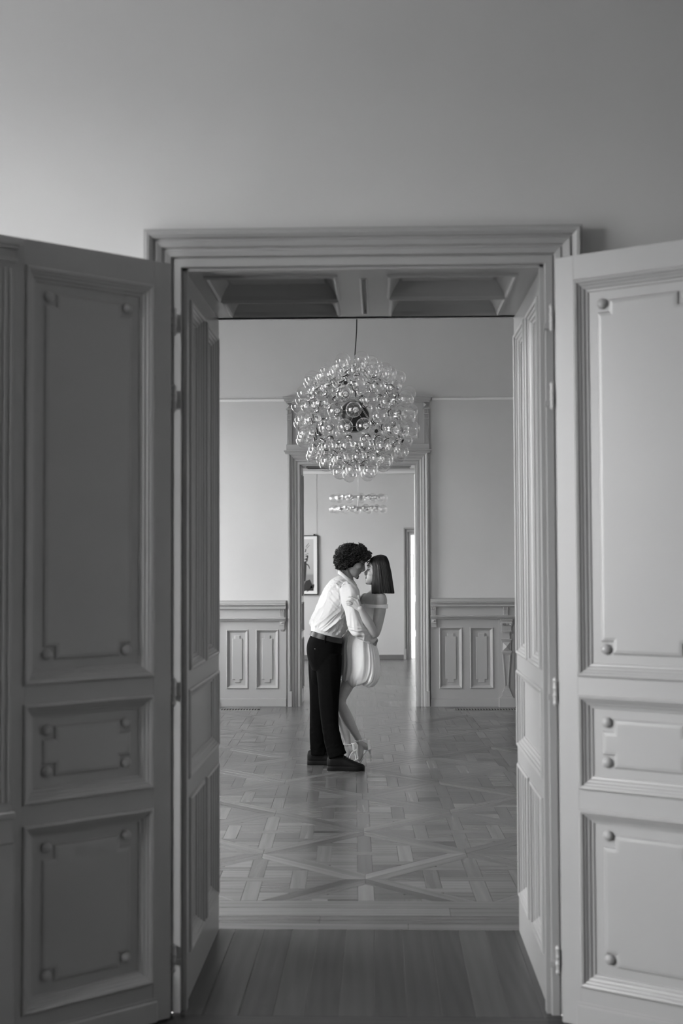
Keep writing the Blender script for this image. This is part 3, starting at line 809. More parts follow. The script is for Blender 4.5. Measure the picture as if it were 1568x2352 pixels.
# small framed glazed panel standing in the slit
xa = W(944, 1300, 22.0)[0]
pf = MB(); za, zb = Zp(1326.5, 22.0), Zp(1274, 22.0); xe = W(950.5, 1300, 22.0)[0]
pf.box(xa-.4, 21.99, za, xe, 22.0, za+.012).box(xa-.4, 21.99, zb-.012, xe, 22.0, zb).box(xe-.014, 21.99, za, xe, 22.0, zb)
pf.box(xa-.4, 21.985, 0, xa-.37, 22.005, za)
tag(obj('notice_stand', pf, M_STEEL, origin=(xa-.38, 22.0, 0)), 'thin metal framed stand in the bright room beyond the furthest door', 'stand')

# framed photograph of palms
def picture():
    y = 20.35; x1, x0 = X(730.5, y), X(730.5, y)-.92
    z0, z1 = W(700, 1366.5, y)[2], W(700, 1229.5, y)[2]
    r = tag(empty('framed_picture', ((x0+x1)/2, y, z0)), 'black framed photograph of a palm tree on the wall left of the man', 'picture')
    f = .016
    obj('frame', MB().box(x0, y-.035, z0, x0+f, y-.004, z1).box(x1-f, y-.035, z0, x1, y-.004, z1).box(x0+f, y-.035, z0, x1-f, y-.004, z0+f).box(x0+f, y-.035, z1-f, x1-f, y-.004, z1), M_BLACK, r)
    obj('mat_board', MB().box(x0+f, y-.020, z0+f, x1-f, y-.010, z1-f), M_MAT, r)
    a0, a1 = x0+.09, X(720, y); b0, b1 = W(700, 1357, y)[2], W(700, 1238.5, y)[2]
    m, N, L, b = nmat('palm_photo_print')
    tc = N.new('ShaderNodeTexCoord'); sp = N.new('ShaderNodeSeparateXYZ'); L.new(tc.outputs['Generated'], sp.inputs[0])
    rp = N.new('ShaderNodeValToRGB'); L.new(sp.outputs['Z'], rp.inputs[0]); e = rp.color_ramp.elements
    e[0].position = 0; e[0].color = (.02,)*3+(1,); e[1].position = 1; e[1].color = (.55,)*3+(1,)
    for p_, c_ in ((.10, .03), (.14, .25), (.30, .28), (.34, .42), (.6, .5)): q = e.new(p_); q.color = (c_,)*3+(1,)
    L.new(rp.outputs[0], b.inputs['Base Color']); b.inputs['Roughness'].default_value = .35
    pr = obj('photo_print', MB().box(a0, y-.0215, b0, a1, y-.019, b1), m, r)
    sh = MB(); yb = y-.023
    def leafp(p0, p1, p2, w0, w1):
        P = spline(np.array([p0, p1, p2], float), 5); V_, Fc = [], []
        for i, p in enumerate(P):
            t = i/(len(P)-1); w = (w0*(1-t)+w1*t)
            V_ += [(p[0]-w, yb, p[1]-w*.4), (p[0]+w, yb, p[1]+w*.4)]
        for i in range(len(P)-1): Fc.append((2*i, 2*i+1, 2*i+3, 2*i+2))
        sh.add(V_, Fc)
    PX = lambda px, py: (W(660+px/11.756, 1200+py/11.76, y)[0], W(660+px/11.756, 1200+py/11.76, y)[2])
    c0 = PX(430, 950)
    leafp(PX(440, 1600), PX(470, 1300), PX(480, 1050), .03, .02)
    for (a, b_, w) in (((480, 880), (560, 850), .022), ((500, 900), (545, 980), .025), ((480, 980), (530, 1060), .03), ((500, 1120), (600, 1250), .012), ((480, 800), (480, 720), .01),
                       ((520, 700), (610, 610), .008), ((500, 660), (575, 560), .008), ((400, 900), (250, 950), .03), ((400, 850), (300, 700), .03), ((400, 1000), (260, 1150), .02)):
        m0 = PX((a[0]+b_[0])/2+18, (a[1]+b_[1])/2-22); leafp(PX(*a), m0, PX(*b_), w, .004)
    leafp(PX(500, 1840), PX(540, 1700), PX(550, 1560), .11, .03); leafp(PX(600, 1840), PX(650, 1780), PX(690, 1680), .06, .02)
    gr = paint('photo_black', .03, .4)
    obj('palm_print', sh, gr, r)
    xw = X(727, y)
    obj('hanging_wire', MB().tube([(xw, y-.008, z1), (xw, y-.008, Zp(1086, 20.35))], [.002, .002], 6), paint('pale_wire', .45, .5), r)
    obj('hook', MB().box(X(722, y)-.015, y-.03, z1, X(722, y)+.015, y-.01, z1+.018), M_BLACK, r)
picture()

# ------------------------------------------------------------------ chandeliers
def bulb_mesh(r, L):
    """lathe along +z: neck from 0, globe centre at L"""
    prof = [(.0115, .012), (.0125, .022), (.016, .032)]
    a0 = math.asin(min(.9, .018/r))
    for k in range(11):
        a = math.pi - a0 - (math.pi-a0)*k/10*.999
        prof.append((max(.0004, r*math.sin(a)), L + r*math.cos(a)))
    mb = MB().lathe(prof, 20); return mesh_of('bulb', mb, M_GLASS, smooth=True)
def socket_mesh():
    mb = MB().lathe([(.0005, -.022), (.014, -.022), (.017, -.018), (.017, .004), (.0228, .006), (.0228, .013), (.016, .017), (.0005, .017)], 14)
    return mesh_of('socket', mb, M_CHROME, smooth=False)
def ring_mesh():
    return mesh_of('collar', MB().lathe([(.0232, .004), (.0258, .006), (.0258, .010), (.0232, .012)], 14), M_BLACK)
def stem_mesh(L):
    mb = MB().lathe([(.0045, .014), (.004, .045), (.0065, .055), (.003, L*.8), (.0004, L*.83)], 8)
    for s in (-1, 1): mb.tube([(s*.002, 0, .05), (s*.012, 0, L*.95), (0, s*.008, L*1.05)], [.0006]*3, 4, sub=3)
    return mesh_of('filament_stem', mb, M_CHROME, smooth=True)
def axis_matrix(loc, n, spin=0.0):
    q = Vector(n).to_track_quat('Z', 'Y').to_matrix().to_4x4()
    return Matrix.Translation(Vector(loc)) @ q @ Matrix.Rotation(spin, 4, 'Z')

def place(name, me, root, rootloc, M):
    o = link(name, me, root); o.matrix_local = Matrix.Translation(-Vector(rootloc)) @ M; return o

def globe_chandelier():
    Yc = 9.66
    C0 = W(816.5, 958, Yc)
    root = tag(empty('chandelier', tuple(C0)), 'large round chandelier of clear glass globe bulbs on a black cord above the couple', 'chandelier')
    a = .4275; ph = (1+5**.5)/2
    base = []
    for s1 in (-1, 1):
        for s2 in (-1, 1): base += [(0, s1, s2*ph), (s1, s2*ph, 0), (s2*ph, 0, s1)]
    Vb = np.array(base)*a/2
    faces = [(i, j, k) for i in range(12) for j in range(i+1, 12) for k in range(j+1, 12)
             if all(abs(np.linalg.norm(Vb[p]-Vb[q])-a) < 1e-6 for p, q in ((i, j), (j, k), (i, k)))]
    f = faces[0]; c = Vb[list(f)].mean(0); n = c/np.linalg.norm(c); t = Vb[f[0]]-c; t /= np.linalg.norm(t); B0 = np.array([n, t, np.cross(n, t)]).T
    n1 = np.array([-.178, -.98, -.083]); n1 /= np.linalg.norm(n1)
    t1_ = np.array([-.028, 0, 1.0]); t1_ -= n1*(t1_@n1); t1_ /= np.linalg.norm(t1_); B1 = np.array([n1, t1_, np.cross(n1, t1_)]).T
    Rm = B1 @ B0.T; V = Vb @ Rm.T
    rod = MB()
    for i in range(12):
        for j in range(i+1, 12):
            if abs(np.linalg.norm(V[i]-V[j])-a) < 1e-6:
                e = (V[j]-V[i]); e /= np.linalg.norm(e)
                n_ = (V[i]+V[j]); n_ /= np.linalg.norm(n_); s_ = np.cross(e, n_)
                link('frame_rod', mesh_of('frame_rod', MB().tube([V[i]+s_*.0035+e*.012, V[j]+s_*.0035-e*.012], [.0010, .0010], 5).tube([V[i]-s_*.0035+e*.012, V[j]-s_*.0035-e*.012], [.0010, .0010], 5), M_STEEL), root)
    for v in V:
        M_ = axis_matrix(v, v)
        link('hub', mesh_of('hub', MB().lathe([(.0005, -.012), (.014, -.010), (.017, -.004), (.017, .004), (.0005, .006)], 5, T=lambda p: tuple(M_ @ Vector(p))), M_BLACK), root)
    bm_, sm, rm, st = bulb_mesh(.0595, .092), socket_mesh(), ring_mesh(), stem_mesh(.08)
    bar = []
    for (i, j, k) in faces:
        c = (V[i]+V[j]+V[k])/3; n = c/np.linalg.norm(c)
        verts = [V[i], V[j], V[k]]
        p = .1405; q = [c + (v-c)/np.linalg.norm(v-c)*(2*p/math.sqrt(3)) for v in verts]
        pts = q + [(q[0]+q[1])/2, (q[1]+q[2])/2, (q[2]+q[0])/2]
        for w in pts:
            M_ = axis_matrix(C0 + w, n, rnd.uniform(0, 6.28))
            b = place('bulb', bm_, root, C0, M_)
            for (nm, me) in (('socket', sm), ('collar', rm), ('filament_stem', st)):
                o = link(nm, me, b)
        # thin carrier bars joining the sockets of one face
        mb = MB()
        for x, y in ((3, 4), (4, 5), (5, 3), (0, 3), (0, 5), (1, 3), (1, 4), (2, 4), (2, 5)):
            mb.tube([pts[x]-n*.012, pts[y]-n*.012], [.0013, .0013], 4)
        for v_, q_ in zip(verts, q): mb.tube([v_*.985, q_-n*.012], [.0012, .0012], 4)
        link('carrier', mesh_of('carrier', mb, M_STEEL), root)
    core = MB().ell((-.01, -.02, 0), (.115, .115, .125), None, 20, 14)
    link('driver_canister', mesh_of('driver_canister', core, M_BLACK, smooth=True), root)
    top = CEIL - C0[2]
    x0, x1 = .0, W(819, 735, Yc)[0]-C0[0]
    link('cord', mesh_of('cord', MB().tube([(x0*.5, 0, .14), (-.004, 0, .45), (x1*.6, 0, .62), (x1, 0, .8), (x1, 0, top)], [.0042]*5, 8, sub=5), M_BLACK, smooth=True), root)
    link('ceiling_rose', mesh_of('ceiling_rose', MB().lathe([(.06, 0), (.06, -.03), (.01, -.05), (.0005, -.05)], 16, T=lambda p: (p[0]+x1, p[1], p[2]+top)), M_BLACK), root)
globe_chandelier()

def ring_chandelier():
    Yc = 17.4; C0 = W(822.5, 1155, Yc)
    root = tag(empty('chandelier', tuple(C0)), 'smaller two-tier ring chandelier with clear globe bulbs in the furthest room', 'chandelier')
    z1, z2 = W(822, 1141, Yc)[2]-C0[2], W(822, 1166, Yc)[2]-C0[2]
    bm_, sm = bulb_mesh(.056, .080), socket_mesh()
    for ti, z in enumerate((z1, z2)):
        n = 13; R = .27
        pr = [(R*math.cos(k/32*2*math.pi), R*math.sin(k/32*2*math.pi), z) for k in range(33)]
        link('ring', mesh_of('ring', MB().tube(pr, [.006]*33, 6, side=(0, 0, 1), cap=False), M_STEEL), root)
        sp = MB()
        for k in range(4):
            t = k*math.pi/2+.3; sp.tube([(0, 0, z+.005), (R*math.cos(t), R*math.sin(t), z)], [.004, .004], 5)
        link('spoke', mesh_of('spoke', sp, M_STEEL), root)
        for k in range(n):
            t = 2*math.pi*(k+.37*ti)/n
            d = (math.cos(t), math.sin(t), -.18)
            M_ = axis_matrix(C0 + np.array([R*1.02*math.cos(t), R*1.02*math.sin(t), z-.006]), d)
            b = place('bulb', bm_, root, C0, M_); link('socket', paint_socket, b)
    link('rod', mesh_of('rod', MB().tube([(0, 0, z2), (0, 0, z1+.02)], [.006, .006], 6).tube([(0, 0, z1), (0, 0, CEIL-C0[2])], [.003, .003], 6), M_STEEL), root)
paint_socket = mesh_of('socket', MB().lathe([(.0005, -.03), (.02, -.03), (.024, -.01), (.024, .012), (.0005, .02)], 12), M_STEEL)
ring_chandelier()

# ------------------------------------------------------------------ figures: tools
def remesh(name, mb, voxel, smooth=6, fac=.5):
    me = mesh_of(name, mb)
    o = bpy.data.objects.new('tmp', me); COL.objects.link(o)
    md = o.modifiers.new('r', 'REMESH'); md.mode = 'VOXEL'; md.voxel_size = voxel; md.adaptivity = 0
    if smooth:
        s = o.modifiers.new('s', 'SMOOTH'); s.iterations = smooth; s.factor = fac
    dg = bpy.context.evaluated_depsgraph_get()
    out = bpy.data.meshes.new_from_object(o.evaluated_get(dg))
    bpy.data.objects.remove(o); out.name = name; return out
def get_v(me):
    a = np.empty(len(me.vertices)*3, dtype=np.float32); me.vertices.foreach_get('co', a); return a.reshape(-1, 3).astype(float)
def get_n(me):
    a = np.empty(len(me.vertices)*3, dtype=np.float32); me.vertices.foreach_get('normal', a); return a.reshape(-1, 3).astype(float)
def set_v(me, v): me.vertices.foreach_set('co', v.astype(np.float32).ravel()); me.update()
_perm = np.random.RandomState(3).permutation(512)
def _h(i, j, k): return _perm[(_perm[(_perm[i & 511] + j) & 511] + k) & 511] / 511.0
def vnoise(P):
    P = np.asarray(P); I = np.floor(P).astype(int); f = P - I; f = f*f*(3-2*f)
    r = 0
    for a in (0, 1):
        for b in (0, 1):
            for c in (0, 1):
                w = (f[:, 0] if a else 1-f[:, 0])*(f[:, 1] if b else 1-f[:, 1])*(f[:, 2] if c else 1-f[:, 2])
                r = r + w*_h(I[:, 0]+a, I[:, 1]+b, I[:, 2]+c)
    return r
def ridged(P): return 1-np.abs(2*vnoise(P)-1)
def aniso(P, d, along, across, seed=0):
    """noise stretched along direction d"""
    d = np.array(d, float); d /= np.linalg.norm(d)
    t = P @ d; q = P - t[:, None]*d
    return q/across + d*(t/along)[:, None] + seed
def fin(name, me, mat, parent, smooth=True):
    """finish a world-space mesh as a child (or a root when parent is a location)"""
    org = np.array(ORI[parent.name]) if not isinstance(parent, tuple) else np.array(parent)
    set_v(me, get_v(me) - org); me.materials.clear(); me.materials.append(mat)
    if smooth: me.shade_smooth()
    if isinstance(parent, tuple):
        o = link(name, me, None, parent); ORI[o.name] = parent
    else: o = link(name, me, parent)
    ORI[o.name] = tuple(org); return o

def head(mb, C, fwd, up, s=1.0, female=False):
    """adds a head to mb; C centre, fwd/up unit vectors"""
    f = np.array(fwd, float); f /= np.linalg.norm(f); u = np.array(up, float); u -= f*(u@f); u /= np.linalg.norm(u); l = np.cross(u, f)
    B = np.array([f, l, u]).T
    L = lambda p: C + s*(B @ np.array(p, float))
    E = lambda c, r, n=16, m=10: mb.ell(L(c), np.array(r)*s, B, n, m)
    E((-.020, 0, .036), (.098 if not female else .088, .077 if not female else .070, .086), 24, 16)
    g = .94 if female else 1.0
    ring = [(.078, .070, -.06, .058), (.060, .081, -.06, .065), (.042, .083, -.06, .068), (.020, .0715, -.06, .0645), (-.005, .0735, -.055, .0645), (-.030, .073, -.045, .060*g), (-.050, .073, -.03, .054*g),
            (-.068, .0725, -.015, .047*g), (-.085, .071, -.002, .038*g), (-.099, .069, .012, .029*g), (-.110, .060, .025, .019)]
    n = 28; P, Fs = [], []
    for (z, xf, xb, w) in ring:
        for j in range(n):
            t = 2*math.pi*j/n; ct, st = math.cos(t), math.sin(t); e = 2/2.5
            x = (xf+xb)/2 + (xf-xb)/2*math.copysign(abs(ct)**e, ct); y = w*math.copysign(abs(st)**e, st)
            P.append(L((x, y, z)))
    for k in range(len(ring)-1):
        for j in range(n): Fs.append((k*n+j, k*n+(j+1)%n, (k+1)*n+(j+1)%n, (k+1)*n+j))
    Fs.append(tuple(range(n-1, -1, -1))); Fs.append(tuple((len(ring)-1)*n+j for j in range(n)))
    mb.add(P, Fs)
    nl = .90 if female else 1.0
    # nose
    nose = [(.040, .0835, .008), (.026, .0805, .0075), (.012, .0825, .0075), (-.002, .0895, .0085), (-.013, .0965, .0095), (-.021, .1015, .0110), (-.028, .0985, .0115), (-.033, .086, .0100)]
    if female: nose = [(.040, .0830, .0075), (.026, .0790, .0065), (.012, .0795, .0062), (-.002, .0855, .0070), (-.012, .0930, .0078), (-.018, .0985, .0085), (-.024, .0965, .0090), (-.029, .084, .0085)]
    mb.tube([L(((.045+x_*nl/1.0*(1 if not female else 1.04))/2 if False else (.045+x_)/2, 0, z_)) for z_, x_, w_ in nose], [(w_*s*nl, (x_-.045)/2*s) for z_, x_, w_ in nose], 16, side=l, sub=3, cap='flat')
    E((.096 if not female else .092, 0, -.0225), (.0085, .0095, .0075)); E((.086, .0115, -.0275), (.0105, .0072, .0068)); E((.086, -.0115, -.0285), (.0105, .0072, .0068))
    # lips
    E((.0715 if not female else .070, 0, -.0535), (.0105, .022, .0075)); E((.0705 if not female else .069, 0, -.0635), (.0105, .020, .0080)); E((.069, 0, -.045), (.010, .016, .012)); E((.066, 0, -.076), (.010, .018, .012))
    E((.066 if not female else .0575, 0, -.098), (.017, .020, .015))
    for sgn in (-1, 1):
        E((.070, sgn*.030, .040), (.012, .024, .007 if female else .010))       # brow ridge
        E((.0605, sgn*.031, .018), (.0130, .0145, .0120))                            # closed lids
        E((.043, sgn*(.047 if not female else .043), -.014), (.028, .017, .024))                             # cheek
        if not female: E((-.012, sgn*.070, .002), (.017, .008, .030)); E((-.010, sgn*.072, -.002), (.010, .006, .018))
    return L, B

def finger(mb, pts, r0, r1): mb.tube(pts, list(np.linspace(r0, r1, len(pts))), 10, sub=3)

# ------------------------------------------------------------------ the man
YM = 9.79
P_ = W
MO = (float(W(752, 1765, 9.8)[0]), 9.8, 0.0)
def build_man():
    b = MB()
    fwd = (.906, -.06, -.423); up = (.423, 0, .906)
    C = P_(813.5, 1290.5, 9.80)
    LH, BH = head(b, C, fwd, up, 1.0)
    b.tube([LH((-.045, 0, -.02)), LH((-.055, 0, -.09)), P_(796, 1336, YM), P_(790, 1352, YM)], [(.058, .058), (.054, .056), (.056, .056), (.06, .06)], 20, sub=4)
    # trunk
    b.tube([P_(786, 1350, YM), P_(780, 1375, YM), P_(768, 1400, YM), P_(758, 1435, YM), P_(752, 1465, YM), P_(748, 1485, YM), P_(746, 1500, YM)],
           [(.10, .060), (.13, .085), (.13, .085), (.12, .08), (.12, .08), (.13, .095), (.12, .08)], 28, side=(0, 1, 0), sub=3)
    # near arm, wrapping round her waist
    S = P_(801, 1360, 9.625); Ee = P_(816, 1441, 9.575); Wr = P_(850, 1465, 9.70)
    b.tube([P_(792, 1356, 9.70), S, P_(808, 1400, 9.60), Ee, P_(833, 1454, 9.60), Wr, P_(860, 1471, 9.80)], [.035, .042, .038, .034, .034, .028, .028], 16, sub=4)
    pc = P_(861, 1472, 9.86)
    b.tube([P_(858, 1470, 9.80), P_(861, 1472, 9.86), P_(858, 1474, 9.93)], [(.038, .016), (.042, .015), (.040, .012)], 14, side=(0, 0, 1), sub=3)
    for k in range(4):
        z = 1466 + k*5.6; L_ = (1.0, 1.08, 1.0, .82)[k]
        finger(b, [P_(860, z, 9.92), P_(863.0, z+2+k, 9.93), P_(864.2-k*.3, z+5+k*1.5, 9.925+.012*L_), P_(861.5-k*.6, z+8+k*1.5, 9.955)], .0088, .0066)
    finger(b, [P_(860, 1466, 9.80), P_(863, 1461, 9.84), P_(862, 1458, 9.89)], .010, .008)
    # far arm behind her back
    b.tube([P_(795, 1352, 9.88), P_(801, 1362, 9.97), P_(808, 1400, 10.03), P_(815, 1440, 10.12), P_(840, 1450, 10.16), P_(858, 1448, 10.08)], [.045, .052, .045, .040, .036, .028], 16, sub=4)
    b.tube([P_(858, 1448, 10.08), P_(862, 1447, 10.02), P_(862, 1446, 9.95)], [(.038, .016), (.042, .015), (.038, .012)], 12, side=(0, 0, 1), sub=3)
    for k in range(4): finger(b, [P_(861, 1441+k*5.5, 9.97), P_(862, 1440+k*5.5, 9.94), P_(861.5, 1440+k*5.5, 9.905)], .0085, .0065)
    # legs
    b.tube([P_(756, 1515, 9.71), P_(757, 1570, 9.69), P_(755, 1618, 9.69), P_(758, 1664, 9.68), P_(767, 1715, 9.67), P_(770, 1745, 9.665)], [.066, .060, .048, .042, .030, .028], 20, sub=4)
    b.tube([P_(738, 1515, 9.88), P_(735, 1570, 9.90), P_(730, 1618, 9.90), P_(728, 1664, 9.91), P_(728, 1705, 9.93), P_(730, 1735, 9.935)], [.064, .054, .044, .040, .029, .027], 20, sub=4)
    # feet inside the shoes
    b.tube([P_(768, 1750, 9.665), P_(785, 1759, 9.665), P_(812, 1763, 9.66)], [(.026, .022), (.026, .014), (.026, .008)], 14, side=(0, 1, 0), sub=3)
    b.tube([P_(728, 1740, 9.935), P_(742, 1746, 9.935), P_(758, 1750, 9.935)], [(.026, .020), (.026, .012), (.024, .008)], 14, side=(0, 1, 0), sub=3)
    me = remesh('person', b, .0029, 4, .5)
    body = fin('person', me, M_SKINM, MO)
    tag(body, 'man with dark curly hair in a white shirt and black trousers embracing the woman', 'person', 'couple embracing under the chandelier')
    R_ = body

    # --- shirt
    s = MB()
    s.tube([P_(800, 1328, YM), P_(797, 1333, YM), P_(792, 1341, YM), P_(786, 1352, YM), P_(777, 1372, YM), P_(769, 1392, YM), P_(761, 1412, YM), P_(755, 1432, YM), P_(751, 1446, YM), P_(752, 1458, YM), P_(750, 1474, YM)],
           [(.068, .062), (.085, .070), (.135, .088), (.185, .108), (.200, .122), (.192, .124), (.182, .124), (.178, .130), (.172, .126), (.158, .114), (.150, .104)], 40, side=(0, 1, 0), sub=4, p=2.2, cap='flat')
    for y_, yy in ((9.62, 1), (9.96, -1)):
        s.ell(P_(800, 1361, y_), (.066, .062, .070))
    s.tube([P_(795, 1353, 9.70), P_(802, 1361, 9.628), P_(806, 1378, 9.602), P_(810, 1398, 9.592), P_(814, 1420, 9.582), P_(819, 1439, 9.578), P_(830, 1452, 9.600), P_(841, 1459, 9.64), P_(850, 1464, 9.69)],
           [.062, .070, .070, .062, .056, .058, .055, .050, .046], 24, sub=4)
    s.tube([P_(795, 1353, 9.88), P_(802, 1361, 9.965), P_(808, 1400, 10.03), P_(815, 1440, 10.12), P_(835, 1450, 10.15), P_(850, 1450, 10.11)], [.062, .068, .062, .058, .052, .046], 24, sub=4)
    me = remesh('shirt', s, .0045, 5, .5)
    V = get_v(me); N = get_n(me)
    # folds: long ones from the armpit to the back of the waist, short ones on the sleeve
    arm = np.array([P_(802, 1361, 9.628), P_(814, 1420, 9.582), P_(819, 1439, 9.578), P_(850, 1464, 9.69)])
    dmin = np.full(len(V), 9.0)
    for i in range(3):
        a, c = arm[i], arm[i+1]; t = np.clip(((V-a)@(c-a))/((c-a)@(c-a)), 0, 1); dmin = np.minimum(dmin, np.linalg.norm(V-(a+t[:, None]*(c-a)), axis=1))
    sl = (dmin < .085).astype(float)
    elbow = np.exp(-(np.linalg.norm(V-P_(826, 1448, 9.56), axis=1)/.085)**2)
    zt = (V[:, 2]-P_(752, 1450, YM)[2]); low = np.clip(1-zt/.22, 0, 1)
    d1 = aniso(V, (-.78, .0, -.62), .32, .038, 3.1); d2 = aniso(V, (-.5, .2, -.85), .26, .055, 9.4)
    tor = .026*(ridged(d1)**2.5 - .28)*(0.28+low*.9) + .018*(vnoise(d2)-.5) + .008*(ridged(aniso(V, (-.7, .1, -.7), .22, .017, 6.6))**3-.2)*(.3+low)
    # gathers fanning out below the shoulder yoke behind the sleeve seam
    sh = P_(784, 1362, 9.62); r = np.linalg.norm(V-sh, axis=1)
    gath = np.exp(-(r/.12)**2)*.016*(ridged(aniso(V, (-.65, 0, .76), .25, .018, 1.7))-.5)
    slv = .012*(ridged(aniso(V, (.15, .0, -1), .20, .032, 5.5))**2-.3) + elbow*.020*(ridged(aniso(V, (.95, .0, -.15), .16, .020, 2.2))-.5)
    tuck = np.clip((V[:, 2] - (P_(752, 1452, YM)[2] - (V[:, 0]-P_(752, 1452, YM)[0])*.33))/.035, 0, 1)
    disp = (1-sl)*(tor*tuck+gath) + sl*slv
    # armhole seam groove
    ph_ = (V - P_(795, 1366, 9.6)); ax = np.array([.42, -.80, -.20]); ax /= np.linalg.norm(ax)
    V2 = V + N*disp[:, None]
    set_v(me, V2); fin('shirt', me, M_SHIRT, R_)
    # armhole seam: thin piping along the sleeve head
    seam = [P_(q[0], q[1], q[2]) for q in ((818, 1347, 9.60), (808, 1342, 9.60), (797, 1344, 9.59), (788, 1351, 9.585), (782, 1362, 9.58), (780, 1374, 9.58), (780, 1384, 9.585))]
    # collar
    c = MB()
    n = 20
    V_, Fc = [], []
    nb = P_(798, 1331, YM)
    for i in range(n+1):
        t = -math.pi*.93 + 2*math.pi*.93*i/n          # 0 = nape
        ct, st = math.cos(t), math.sin(t)
        # nape upper edge at (779,1306); front points low at (810,1336)
        k = (1+ct)/2
        for (ru, rz, h) in ((.0, 0, 0), (.004, .0, 1), (.010, -.002, 1), (.016, 0, .15)):
            xx = -.066*ct*1.02 - ru*ct; yy = (.072+ru)*st
            base = nb + np.array([xx*.92, yy, -xx*.62 + .0])
            topv = np.array([-.22*k+.10, 0, .92]) * (.020+.030*k) * h
            V_.append(base + topv + np.array([0, 0, -.01]))
    for i in range(n):
        for j in range(3): Fc.append((i*4+j, i*4+j+1, (i+1)*4+j+1, (i+1)*4+j))
    c.add(V_, Fc)
    # collar leaf points towards the chest
    for sy in (-1, 1):
        y_ = YM + sy*.066
        A, B_, Cc, D = P_(794, 1322, y_), P_(806, 1331, y_+.0), P_(812, 1341, YM+sy*.045), P_(797, 1336, YM+sy*.085)
        nn = np.array([0, sy*.006, .003])
        c.add([A, B_, Cc, D, A+nn, B_+nn, Cc+nn, D+nn], [(0,1,2,3), (4,5,6,7), (0,1,5,4), (1,2,6,5), (2,3,7,6), (3,0,4,7)])
    obj('collar', c, M_SHIRT, R_, smooth=True)
    cf = MB().tube([P_(847, 1462.5, 9.675), P_(852.5, 1465.5, 9.715)], [(.051, .051), (.049, .049)], 20, cap=False)
    cm = remesh('cuff', MB().tube([P_(847, 1462.5, 9.675), P_(852.5, 1465.5, 9.71)], [(.044, .050), (.043, .049)], 20, cap=False), .003, 2)
    fin('cuff', cm, M_SHIRT, R_)

    # --- trousers
    t = MB()
    t.tube([P_(751.5, 1460, YM), P_(748, 1474, YM), P_(744.5, 1489, YM), P_(745, 1506, YM), P_(748, 1524, YM), P_(749, 1536, YM)],
           [(.166, .117), (.178, .129), (.188, .135), (.185, .130), (.172, .120), (.155, .108)], 36, side=(0, 1, 0), sub=4, p=2.3, cap='flat')
    t.tube([P_(754, 1505, 9.71), P_(755.5, 1540, 9.695), P_(755.5, 1580, 9.69), P_(755, 1618, 9.69), P_(757.5, 1660, 9.685), P_(762, 1690, 9.68), P_(769, 1717, 9.675), P_(775, 1736, 9.67)],
           [.102, .096, .083, .074, .066, .066, .068, .070], 28, sub=4, cap='flat')
    t.tube([P_(738, 1505, 9.87), P_(735, 1540, 9.885), P_(733, 1580, 9.90), P_(731, 1618, 9.905), P_(729.5, 1660, 9.91), P_(729.5, 1690, 9.915), P_(731, 1731, 9.925)],
           [.100, .092, .076, .068, .064, .063, .062], 28, sub=4, cap='flat')
    t.tube([P_(738, 1500, 9.80), P_(734, 1535, 9.83), P_(731, 1575, 9.88)], [(.10, .085), (.08, .070), (.05, .055)], 20, side=(0, 1, 0), sub=3)
    me = remesh('trousers', t, .005, 5, .5)
    V = get_v(me); N = get_n(me)
    hem = np.clip(1-(V[:, 2]-.12)/.35, 0, 1)
    disp = .005*(ridged(aniso(V, (.1, 0, -1), .4, .06, 7.7))-.6) + .008*hem*(ridged(aniso(V, (.8, 0, .35), .12, .035, 4.1))-.5)
    set_v(me, V + N*disp[:, None]); fin('trousers', me, M_TROU, R_)
    bl = MB()
    A, B_ = np.array(P_(751.5, 1456, YM)), np.array(P_(748.5, 1467.5, YM))
    bl.tube([A, B_], [(.168, .120), (.172, .124)], 40, side=(0, 1, 0), cap=True, p=2.3)
    # a real strap: ring between two slanted planes
    bl = MB(); n = 56; V_, Fc = [], []
    ax = (B_-A)/np.linalg.norm(B_-A); sd = np.array([0, 1.0, 0]); fr_ = np.cross(ax, sd)
    for i in range(n):
        th = 2*math.pi*i/n; ct, st = math.cos(th), math.sin(th); e = 2/2.3
        cs = sd*(math.copysign(abs(ct)**e, ct)); sn = fr_*(math.copysign(abs(st)**e, st))
        for (c_, ra, rb) in ((A, .168, .120), (A, .175, .127), (B_, .178, .131), (B_, .168, .120)): V_.append(c_ + cs*ra + sn*rb)
    for i in range(n):
        for j in range(4): Fc.append((i*4+j, i*4+(j+1)%4, ((i+1)%n)*4+(j+1)%4, ((i+1)%n)*4+j))
    bl.add(V_, Fc); be = obj('belt', bl, M_BELT, R_, smooth=True); be.data.set_sharp_from_angle(angle=.7)
    lp = MB()
    for px in (719, 750):
        q0, q1 = P_(px, 1449+ (px-719)*.3, YM-.0), P_(px-2, 1463+(px-719)*.3, YM-.0)
        yy = 9.79-.182 if px > 740 else 9.70
        q0[1] = q1[1] = yy; lp.tube([q0, q1], [(.006, .003)]*2, 8, side=(1, 0, 0))
    obj('belt_loop', lp, M_TROU, R_)
    bt = MB().tube([P_(723.5, 1490.5, 9.622), P_(723.5, 1490.5, 9.612)], [.007, .006], 10)
    obj('pocket_button', bt, paint('horn_button', .03, .5), R_)

    # --- sneakers
    def shoe(px_heel, px_toe, yb, y, nm):
        z0 = 0.0
        h, t_ = P_(px_heel, yb, y)[0], P_(px_toe, yb, y)[0]; Ls = t_-h
        X_ = lambda f: h + Ls*f
        # sole
        so = MB(); P, Fc = [], []; n = 18
        outl = [(0.0, .012), (.012, .024), (.04, .034), (.15, .040), (.35, .041), (.55, .046), (.75, .052), (.86, .049), (.93, .041), (.975, .029), (1.0, .012)]
        outl = [tuple(q) for q in spline(np.array(outl), 3)]
        lp_ = [(f, w) for f, w in outl] + [(f, -w) for f, w in reversed(outl)]
